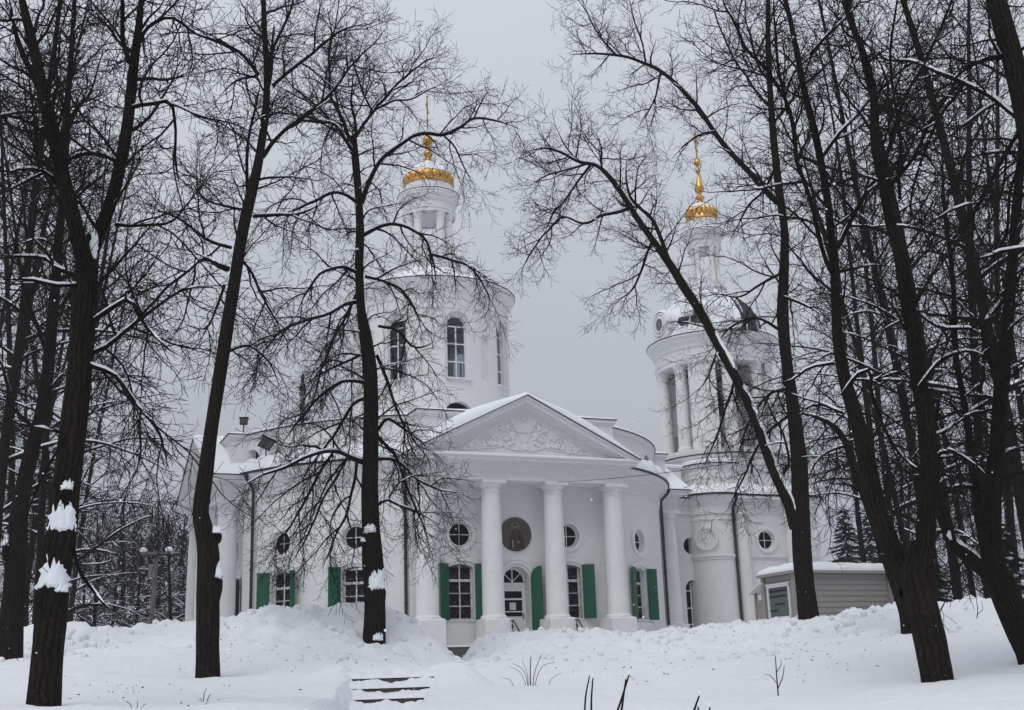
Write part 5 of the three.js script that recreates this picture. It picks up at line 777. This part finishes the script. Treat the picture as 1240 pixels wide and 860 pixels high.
// spruces
function spruce(seed, Ht, rad) {
  const g = new THREE.Group(), rnd = rng(seed), NB = tubeBuf(), SB = tubeBuf(), TB = tubeBuf(); addTube(TB, [V(0, -0.3, 0), V(0, Ht * 0.5, 0), V(0, Ht, 0)], [Ht * 0.018, Ht * 0.011, 0.01], 8, null, true); mesh('trunk', bufGeo(TB), M.bark, g);
  const layers = Math.round(Ht * 2.9);
  for (let k = 0; k < layers; k++) {
    const t = k / layers, y0 = Ht * (0.06 + 0.93 * t), R = rad * Math.pow(1 - t, 0.85) + 0.08, n = 8 + Math.floor(rnd() * 4);
    for (let j = 0; j < n; j++) {
      const y = y0 + (rnd() - 0.5) * 0.34, a = j / n * 6.283 + k * 0.7 + rnd() * 0.4, L = R * (0.75 + 0.4 * rnd()), c = Math.cos(a), s = Math.sin(a), pts = [], rr = []; for (let i = 0; i <= 4; i++) { const u = i / 4; pts.push(V(c * L * u, y - L * (0.12 + 0.42 * u * (1 - 0.35 * u)) + 0.06 * L * u * u * u, s * L * u)); rr.push(0.035 * (1 - u * 0.7)); }
      addTube(NB, pts, rr, 3, null); if (rnd() < 0.45) addTube(SB, pts.slice(1).map(q => q.clone().add(V(0, 0.035, 0))), [0.012, 0.05, 0.06, 0.02], 4, null);
      for (let i = 0; i < 8; i++) { const u = 0.15 + 0.85 * i / 8, p = V(c * L * u, y - L * (0.12 + 0.42 * u * (1 - 0.35 * u)), s * L * u), sd = i % 2 ? 1 : -1, l = (0.12 + 0.26 * L * (1 - u * 0.6)), e = V(c * l * 0.7 - s * sd * l, -l * (0.25 + 0.4 * rnd()), s * l * 0.7 + c * sd * l); addTube(NB, [p, p.clone().addScaledVector(e, 0.5), p.clone().add(e)], [0.026, 0.042, 0.01], 3, null); }
    }
  }
  const f = mesh('foliage', bufGeo(NB), M.needle, g), sn = mesh('snow', bufGeo(SB), M.branchSnow, g); f.userData.kind = sn.userData.kind = 'stuff'; return g;
}
{
  const a = spruce(7, 9.2, 2.9), b = spruce(9, 4.2, 1.25);
  const put = (o, px, d, s, label) => { o.name = numbered('spruce_tree'); const q = at(px, 800, d); o.position.set(q.x, ground(q.x, q.z), q.z); o.scale.setScalar(s); o.rotation.y = px; tag(o, label, 'tree', 'snowy spruces'); scene.add(o); };
  put(a, 1040, 79, 1.0, 'tall dark spruce rising behind the kiosk roof, the narrower of a pair'); put(a.clone(), 1068, 82, 1.03, 'tall dark spruce rising behind the kiosk roof, the fuller of a pair');
  const small = 'young snow-laden spruce beyond the bank among the bare trunks'; put(b, 1143, 44, 0.8, small); put(b.clone(), 1076, 50, 0.7, small); put(b.clone(), 1232, 40, 0.9, small);
}

// ------------------------------------------------------------------ kiosk of pale siding
{
  const O = at(968, 780, 42), top = at(968, 694, 42).y, y0 = 2.2, k = thing('kiosk', 'small beige kiosk of horizontal siding with snow on its flat roof', 'kiosk', null, [O.x, 0, O.z], TH), Wd = 3.95, Dp = 1.75, h = 0.185;
  mesh('wall', boxR(0.03, Wd - 0.03, y0, top - 0.03, -Dp + 0.03, -0.03), M.siding, k);
  const nB = Math.ceil((top - y0) / h), prof = L => prism([[0, 0], [0.034, 0.0], [0.014, h - 0.012], [0, h - 0.012]], 0, L);   // each board tilts out at its foot
  const bF = prof(Wd - 0.2).rotateY(-Math.PI / 2).translate(Wd - 0.1, 0, 0), bL = prof(Dp - 0.2).rotateY(Math.PI).translate(0, 0, -0.1);
  for (let i = 0; i < nB; i++) { const y = top - (i + 1) * h, inWin = y > 3.4 && y < 4.5; mesh('board', bF, M.siding, k).position.set(0, y, -0.03); if (!inWin) mesh('board', bL, M.siding, k).position.set(0.03, y, 0); else mesh('board', prof(0.12).rotateY(Math.PI).translate(0, 0, -0.1), M.siding, k).position.set(0.03, y, 0); }
  for (const [x, z] of [[0, 0], [Wd, 0], [0, -Dp], [Wd, -Dp]]) mesh('corner_trim', chamferBox(0.14, top - y0, 0.14, 0.01, x, (top + y0) / 2, z), M.siding, k);
  const w = mesh('window', join([boxR(-0.04, 0.02, 3.42, 3.52, -1.55, -0.25), boxR(-0.04, 0.02, 4.5, 4.58, -1.55, -0.25), boxR(-0.041, 0.021, 3.42, 4.58, -1.55, -1.47), boxR(-0.041, 0.021, 3.42, 4.58, -0.33, -0.25), boxR(-0.06, 0.02, 4.58, 4.63, -1.6, -0.2)]), M.whitePaint, k);
  mesh('pane', boxR(0.005, 0.012, 3.52, 4.5, -1.47, -0.33), M.greyGlass, w); for (const [y, a, b] of [[4.34, -1.45, -0.35], [4.16, -1.45, -0.5], [3.9, -1.2, -0.6], [3.7, -1.45, -1.0]]) mesh('shelf', boxR(-0.004, 0.003, y, y + 0.07, a, b), M.gutter, w);
  const p = mesh('porch', join([boxR(-0.05, 0.05, y0, 4.4, -2.32, -2.25), boxR(-0.02, 0.02, y0, 4.15, -2.25, -1.78), boxR(-0.035, 0.035, 3.95, 4.02, -2.25, -1.78), boxR(-0.035, 0.035, 3.2, 3.26, -2.25, -1.78)]), M.siding, k);
  mesh('porch_roof', box(0.5, 0.05, 0.8).rotateX(-0.42).translate(0, 4.52, -2.05), M.whitePaint, k);
  const r = mesh('roof', boxR(-0.18, Wd + 0.15, top, top + 0.09, -Dp - 0.15, 0.18), M.siding, k);
  mesh('snow', blanket(70, 40, (u, v) => [-0.16 + u * (Wd + 0.29), top + 0.09, -Dp - 0.13 + v * (Dp + 0.29)], (u, v) => 0.27 + 0.14 * fbm(u * 6, v * 5, 2, 3) + 0.03 * fbm(u * 30, v * 30, 2, 2), { ev: 10, eu: 12 }), M.roofSnow, r);
}
// ------------------------------------------------------------------ things on the church roofs, cables
function floodlight(pos, label, post, tilt, size = 1) {
  const t = thing('floodlight', label, 'floodlight', null, pos, TH - 0.3);
  mesh('post', rod([V(0, -0.3, 0), V(0, post, 0)], 0.025, 8), M.iron, t);
  const hd = mesh('housing', join([chamferBox(0.42 * size, 0.34 * size, 0.16, 0.03), chamferBox(0.5 * size, 0.05, 0.2, 0.01, 0, 0.2 * size, 0)]), M.iron, t); hd.position.y = post + 0.12 * size; hd.rotation.set(-0.3, 0, tilt);
  mesh('lens', boxR(-0.18 * size, 0.18 * size, -0.14 * size, 0.14 * size, -0.1, -0.085), M.glass, hd); mesh('snow', blanket(10, 6, (u, v) => [(u - 0.5) * 0.44 * size, 0.23 * size, (v - 0.5) * 0.18], () => 0.05), M.branchSnow, hd);
}
{
  const a = toWorld(-8.85, 11.2, 3.6), c = arc(-57, 9.95, 10.05), b = toWorld(...c), m0 = toWorld(...arc(-50.6, 9.2, 11.1));
  floodlight(a.toArray(), 'small boxy floodlight on a short post on the attic parapet', 0.35, 0, 0.7);
  floodlight(b.toArray(), 'dark tilted floodlight standing in the snow on the eaves', 0.25, -0.5, 1.15);
  const t = thing('roof_mast', 'thin dark mast with a stepped cap on the attic parapet', 'mast', null, m0.toArray());
  mesh('shaft', join([chamferBox(0.16, 1.5, 0.16, 0.02, 0, 0.6, 0), chamferBox(0.3, 0.12, 0.3, 0.02, 0, 0.2, 0), chamferBox(0.26, 0.1, 0.26, 0.02, 0, 1.2, 0)]), ironGrey, t); mesh('cap', lathe([[0.13, 1.35], [0.14, 1.45], [0.06, 1.6], [0.05, 1.75], [0.08, 1.85], [0.02, 2.0], [0, 2.2]], 12), M.iron, t);
}
function cable(a, b, sag, label) { const pts = []; for (let k = 0; k <= 24; k++) { const t = k / 24, q = a.clone().lerp(b, t); q.y -= sag * 4 * t * (1 - t); pts.push(q); } tag(mesh('cable', rod(pts, 0.009, 4), M.iron), label, 'cable', 'overhead cables'); }
cable(toWorld(1.25, 8.58, 10.06), at(955, 549, 30), 0.12, 'thin cable from the front portico to the twin-stemmed lime');
cable(at(-60, 521, 36), toWorld(-10.1, 11.62, 0.0), 0.2, 'thin cable from the left wood to the side gable');
// ------------------------------------------------------------------ far left: house and lamp post
{
  const q = at(112, 800, 84), gy = ground(q.x, q.z), h = thing('house', 'far grey cottage with snow-covered roofs behind the left trees', 'house', null, [q.x, gy, q.z], 0.35);
  mesh('wall', boxR(-5, 3.6, -0.5, 2.9, -3, 3), M.houseWall, h);
  const r = mesh('roof', prism([[-3.5, 2.75], [0, 4.3], [3.5, 2.75], [3.5, 2.9], [0, 4.45], [-3.5, 2.9]], -5.3, 3.9).rotateY(Math.PI / 2), M.gutter, h); mesh('snow', blanket(30, 40, (u, v) => { const z = (v - 0.5) * 7; return [-5.25 + u * 9.1, 4.46 - Math.abs(z) * 0.443, z]; }, (u, v) => 0.3 + 0.1 * fbm(u * 4, v * 4, 1, 2), { ev: 20 }), M.roofSnow, r);
  const u = mesh('upper_storey', boxR(-1.2, 1.4, 3.2, 4.75, -1.2, 1.2), M.houseWall, h); mesh('upper_snow', blanket(12, 12, (a, b) => [-1.4 + a * 3.0, 4.76, -1.4 + b * 2.8], () => 0.28), M.roofSnow, u);
  for (const x of [-3.4, -0.6, 2]) { const w = mesh('window', boxR(x - 0.55, x + 0.55, 0.9, 2.2, 2.98, 3.06), M.whitePaint, h); mesh('pane', boxR(x - 0.45, x + 0.45, 1.0, 2.1, 3.065, 3.07), M.glass, w); }
  const l = at(179, 800, 62), b = thing('lamp_post', 'pale concrete lamp post with two snow-capped lamps, left of the church', 'lamp post', null, [l.x, ground(l.x, l.z), l.z]), H0 = at(183, 668, 62).y - b.position.y;
  mesh('pole', rod([V(0, -0.4, 0), V(0.2, H0, 0)], 0.14, 10, 0.1), M.pole, b); mesh('crossarm', chamferBox(1.5, 0.09, 0.12, 0.01, 0.2, H0 - 0.1, 0.12), M.pole, b); mesh('box', chamferBox(0.3, 0.6, 0.24, 0.02, 0.05, H0 - 0.95, 0.18), M.houseWall, b);
  for (const s of [-1, 1]) { const x = 0.2 + s * 0.62, p = mesh('lamp', lathe([[0, 0.5], [0.12, 0.48], [0.3, 0.3], [0.34, 0.12], [0.22, 0.0], [0, -0.02]], 16, 0, 360, 1), M.whitePaint, b); p.position.set(x, H0 - 0.03, 0.12); p.scale.set(0.55, 0.36, 0.5); mesh('snow', lathe([[0.33, 0.2], [0.3, 0.42], [0.15, 0.6], [0, 0.64]], 14, 0, 360, 1), M.branchSnow, p); }
}
// ------------------------------------------------------------------ small plants in the snow
function plant(name, label, category, group, px, py, d, stems, snow) {
  const q = at(px, py, d), t = thing(name, label, category, group, [q.x, ground(q.x, q.z), q.z]), m = d / FPX;
  for (const s of stems) { const pts = s.p.map(([x, y, z = 0]) => { const w = at(x, y, d).sub(t.position); w.z += z; return w; }); if (s.p[0][1] > py) pts[0].y = -0.2; mesh('stem', rod(new THREE.CatmullRomCurve3(pts).getPoints(10), s.r ?? 0.008, 5, (s.r ?? 0.008) * 0.5), M.twig, t); if (s.cap) { const e = pts[pts.length - 1]; mesh('snow', new THREE.IcosahedronGeometry((s.r ?? 0.008) * 0.9, 2).scale(1, 1.8, 1).translate(e.x, e.y + (s.r ?? 0.008), e.z), M.branchSnow, t); } }
}
plant('sapling', 'tiny bare sapling alone in the open snow below the kiosk', 'sapling', null, 943, 843, 17.5, [{ p: [[943, 845], [941, 825], [939, 795]], r: 0.012 }, { p: [[942, 834], [946, 820, 0.1], [947, 806, 0.15]] }, { p: [[941, 828], [934, 818, -0.1], [928, 817, -0.12]], r: 0.006 }, { p: [[940, 815], [945, 805, 0.05], [944, 798, 0.05]], r: 0.006 }]);
plant('dry_bush', 'sparse dry bush of thin arching stems on the bank', 'bush', null, 642, 826, 20, [{ p: [[642, 828], [642, 810], [643, 795]], r: 0.012, cap: 1 }, { p: [[643, 828], [648, 812, 0.1], [656, 793, 0.2]] }, { p: [[643, 828], [656, 808, 0.1], [672, 802, 0.2]], r: 0.006 }, { p: [[641, 828], [634, 812, -0.1], [620, 803, -0.2]], r: 0.006 }, { p: [[641, 828], [630, 815, 0.1], [616, 807, 0.1]], r: 0.005 }, { p: [[660, 832], [668, 822, 0.1], [680, 815, 0.1]], r: 0.005 }, { p: [[625, 830], [618, 824, 0.1], [607, 821, 0.1]], r: 0.005 }, { p: [[640, 828], [638, 815, 0.2], [632, 800, 0.3]], r: 0.006 }]);
const rods = 'cut shrub rods poking out of the snow at the foot of the slope', rg2 = 'cut shrub rods in the foreground snow';
plant('cut_shrub', rods, 'shrub', rg2, 706, 890, 9, [{ p: [[702, 892], [709, 845], [714, 818]], r: 0.009, cap: 1 }, { p: [[714, 892], [716, 850], [718, 821]], r: 0.010, cap: 1 }]);
plant('cut_shrub', rods, 'shrub', rg2, 748, 890, 9, [{ p: [[737, 890], [749, 855, 0.05], [762, 817]], r: 0.011, cap: 1 }, { p: [[749, 890], [754, 850], [758, 822]], r: 0.011, cap: 1 }]);
plant('cut_shrub', rods, 'shrub', rg2, 838, 895, 9, [{ p: [[830, 895], [840, 862], [847, 842]], r: 0.012, cap: 1 }, { p: [[838, 895], [843, 870], [846, 856]], r: 0.011, cap: 1 }, { p: [[852, 895], [857, 870], [860, 856]], r: 0.011, cap: 1 }]);
const tuft = 'small tuft of dead stems just above the snow near the thick forked lime', tg = 'tufts of dead stems near the thick forked lime';
plant('dead_tuft', tuft, 'plant', tg, 163, 862, 13.5, [{ p: [[163, 864], [158, 854], [152, 849]], r: 0.005 }, { p: [[163, 864], [166, 856], [167, 848]], r: 0.005 }, { p: [[164, 864], [172, 856], [178, 852]], r: 0.004 }]);
plant('dead_tuft', tuft, 'plant', tg, 248, 848, 15.5, [{ p: [[248, 850], [247, 840], [250, 834]], r: 0.006 }, { p: [[249, 850], [253, 843], [256, 841]], r: 0.006 }, { p: [[246, 850], [243, 846], [240, 848]], r: 0.005 }]);
plant('dead_plant', 'single bent dead stem on the bank by the leaning lime', 'plant', null, 1180, 770, 26, [{ p: [[1178, 772], [1184, 745], [1182, 722]], r: 0.012 }, { p: [[1183, 745], [1188, 738, 0.1], [1186, 728, 0.1]], r: 0.007 }]);
// ------------------------------------------------------------------ clods on the bank, flakes in the air
{
  const rnd = rng(5), geo = new THREE.IcosahedronGeometry(1, 2), p = geo.attributes.position, v = V(); for (let i = 0; i < p.count; i++) { v.fromBufferAttribute(p, i); const n = 1 + 0.5 * fbm(v.x * 1.4, v.y * 1.4, v.z * 1.4, 2); p.setXYZ(i, v.x * n, v.y * n * 0.8, v.z * n); } geo.computeVertexNormals();
  const N = 1500, m = new THREE.InstancedMesh(geo, M.roofSnow, N), o = new THREE.Object3D(); let k = 0;
  while (k < N) { const x = -13 + rnd() * 27, z = -23 - rnd() * 8.5, c = fbm(x * 0.5 + 20, 3, z * 0.5, 2); if (c < 0.02 && rnd() > 0.12) continue; const s = 0.015 + 0.08 * Math.pow(rnd(), 4); o.position.set(x, ground(x, z) + s * 0.25, z); o.rotation.set(rnd() * 6, rnd() * 6, rnd() * 6); o.scale.setScalar(s); o.updateMatrix(); m.setMatrixAt(k++, o.matrix); }
  m.name = 'snow_clods'; tag(m, 'scattered small snow clods on the ploughed bank', 'snow clods', null, 'stuff'); scene.add(m);
  const K = 260, bits = new THREE.InstancedMesh(new THREE.CylinderGeometry(0.5, 0.3, 1, 5).rotateZ(Math.PI / 2), M.twig, K);
  for (let i = 0; i < K; i++) { const cl = [[915, 775, 27], [600, 790, 27], [470, 780, 25], [300, 800, 24], [1010, 800, 22], [130, 840, 17], [760, 815, 22]][Math.floor(rnd() * 7)], c = at(...cl), x = c.x + (rnd() - 0.5) * 5 * rnd(), z = c.z + (rnd() - 0.5) * 5, l = 0.02 + 0.07 * rnd() * rnd(); o.position.set(x, ground(x, z) + 0.006, z); o.rotation.set(rnd() * 0.4, rnd() * 6, rnd() * 0.4); o.scale.set(l, 0.008 + 0.02 * rnd() * rnd(), 0.01); o.updateMatrix(); bits.setMatrixAt(i, o.matrix); }
  bits.name = 'bark_litter'; tag(bits, 'fallen twigs and bark bits strewn over the snow bank', 'litter', null, 'stuff'); scene.add(bits);
  const F = 600, f = new THREE.InstancedMesh(new THREE.IcosahedronGeometry(1, 1), M.branchSnow, F);
  for (let i = 0; i < F; i++) { const d = 5 + 22 * Math.sqrt(rnd()), q = at(rnd() * W, rnd() * H, d); if (q.y < ground(q.x, q.z) + 0.1) q.y = ground(q.x, q.z) + 0.1 + rnd() * 2; o.position.copy(q); o.rotation.set(0, 0, 0); o.scale.setScalar(0.003 + 0.005 * rnd()); o.updateMatrix(); f.setMatrixAt(i, o.matrix); }
  f.name = 'snowflakes'; tag(f, 'tiny snowflakes drifting down through the air', 'snowflakes', null, 'stuff'); scene.add(f);
}

scene.fog = new THREE.FogExp2(0xd6dae2, 0.0009);   // thin haze of the falling snow

scene.traverse(o => { if (o.isMesh) { o.castShadow = true; o.receiveShadow = true; } });
let triangles = 0; scene.traverse(o => { if (o.isMesh) triangles += (o.geometry.index ? o.geometry.index.count : o.geometry.attributes.position.count) / 3; });
console.log('triangles', Math.round(triangles));
renderer.render(scene, camera);
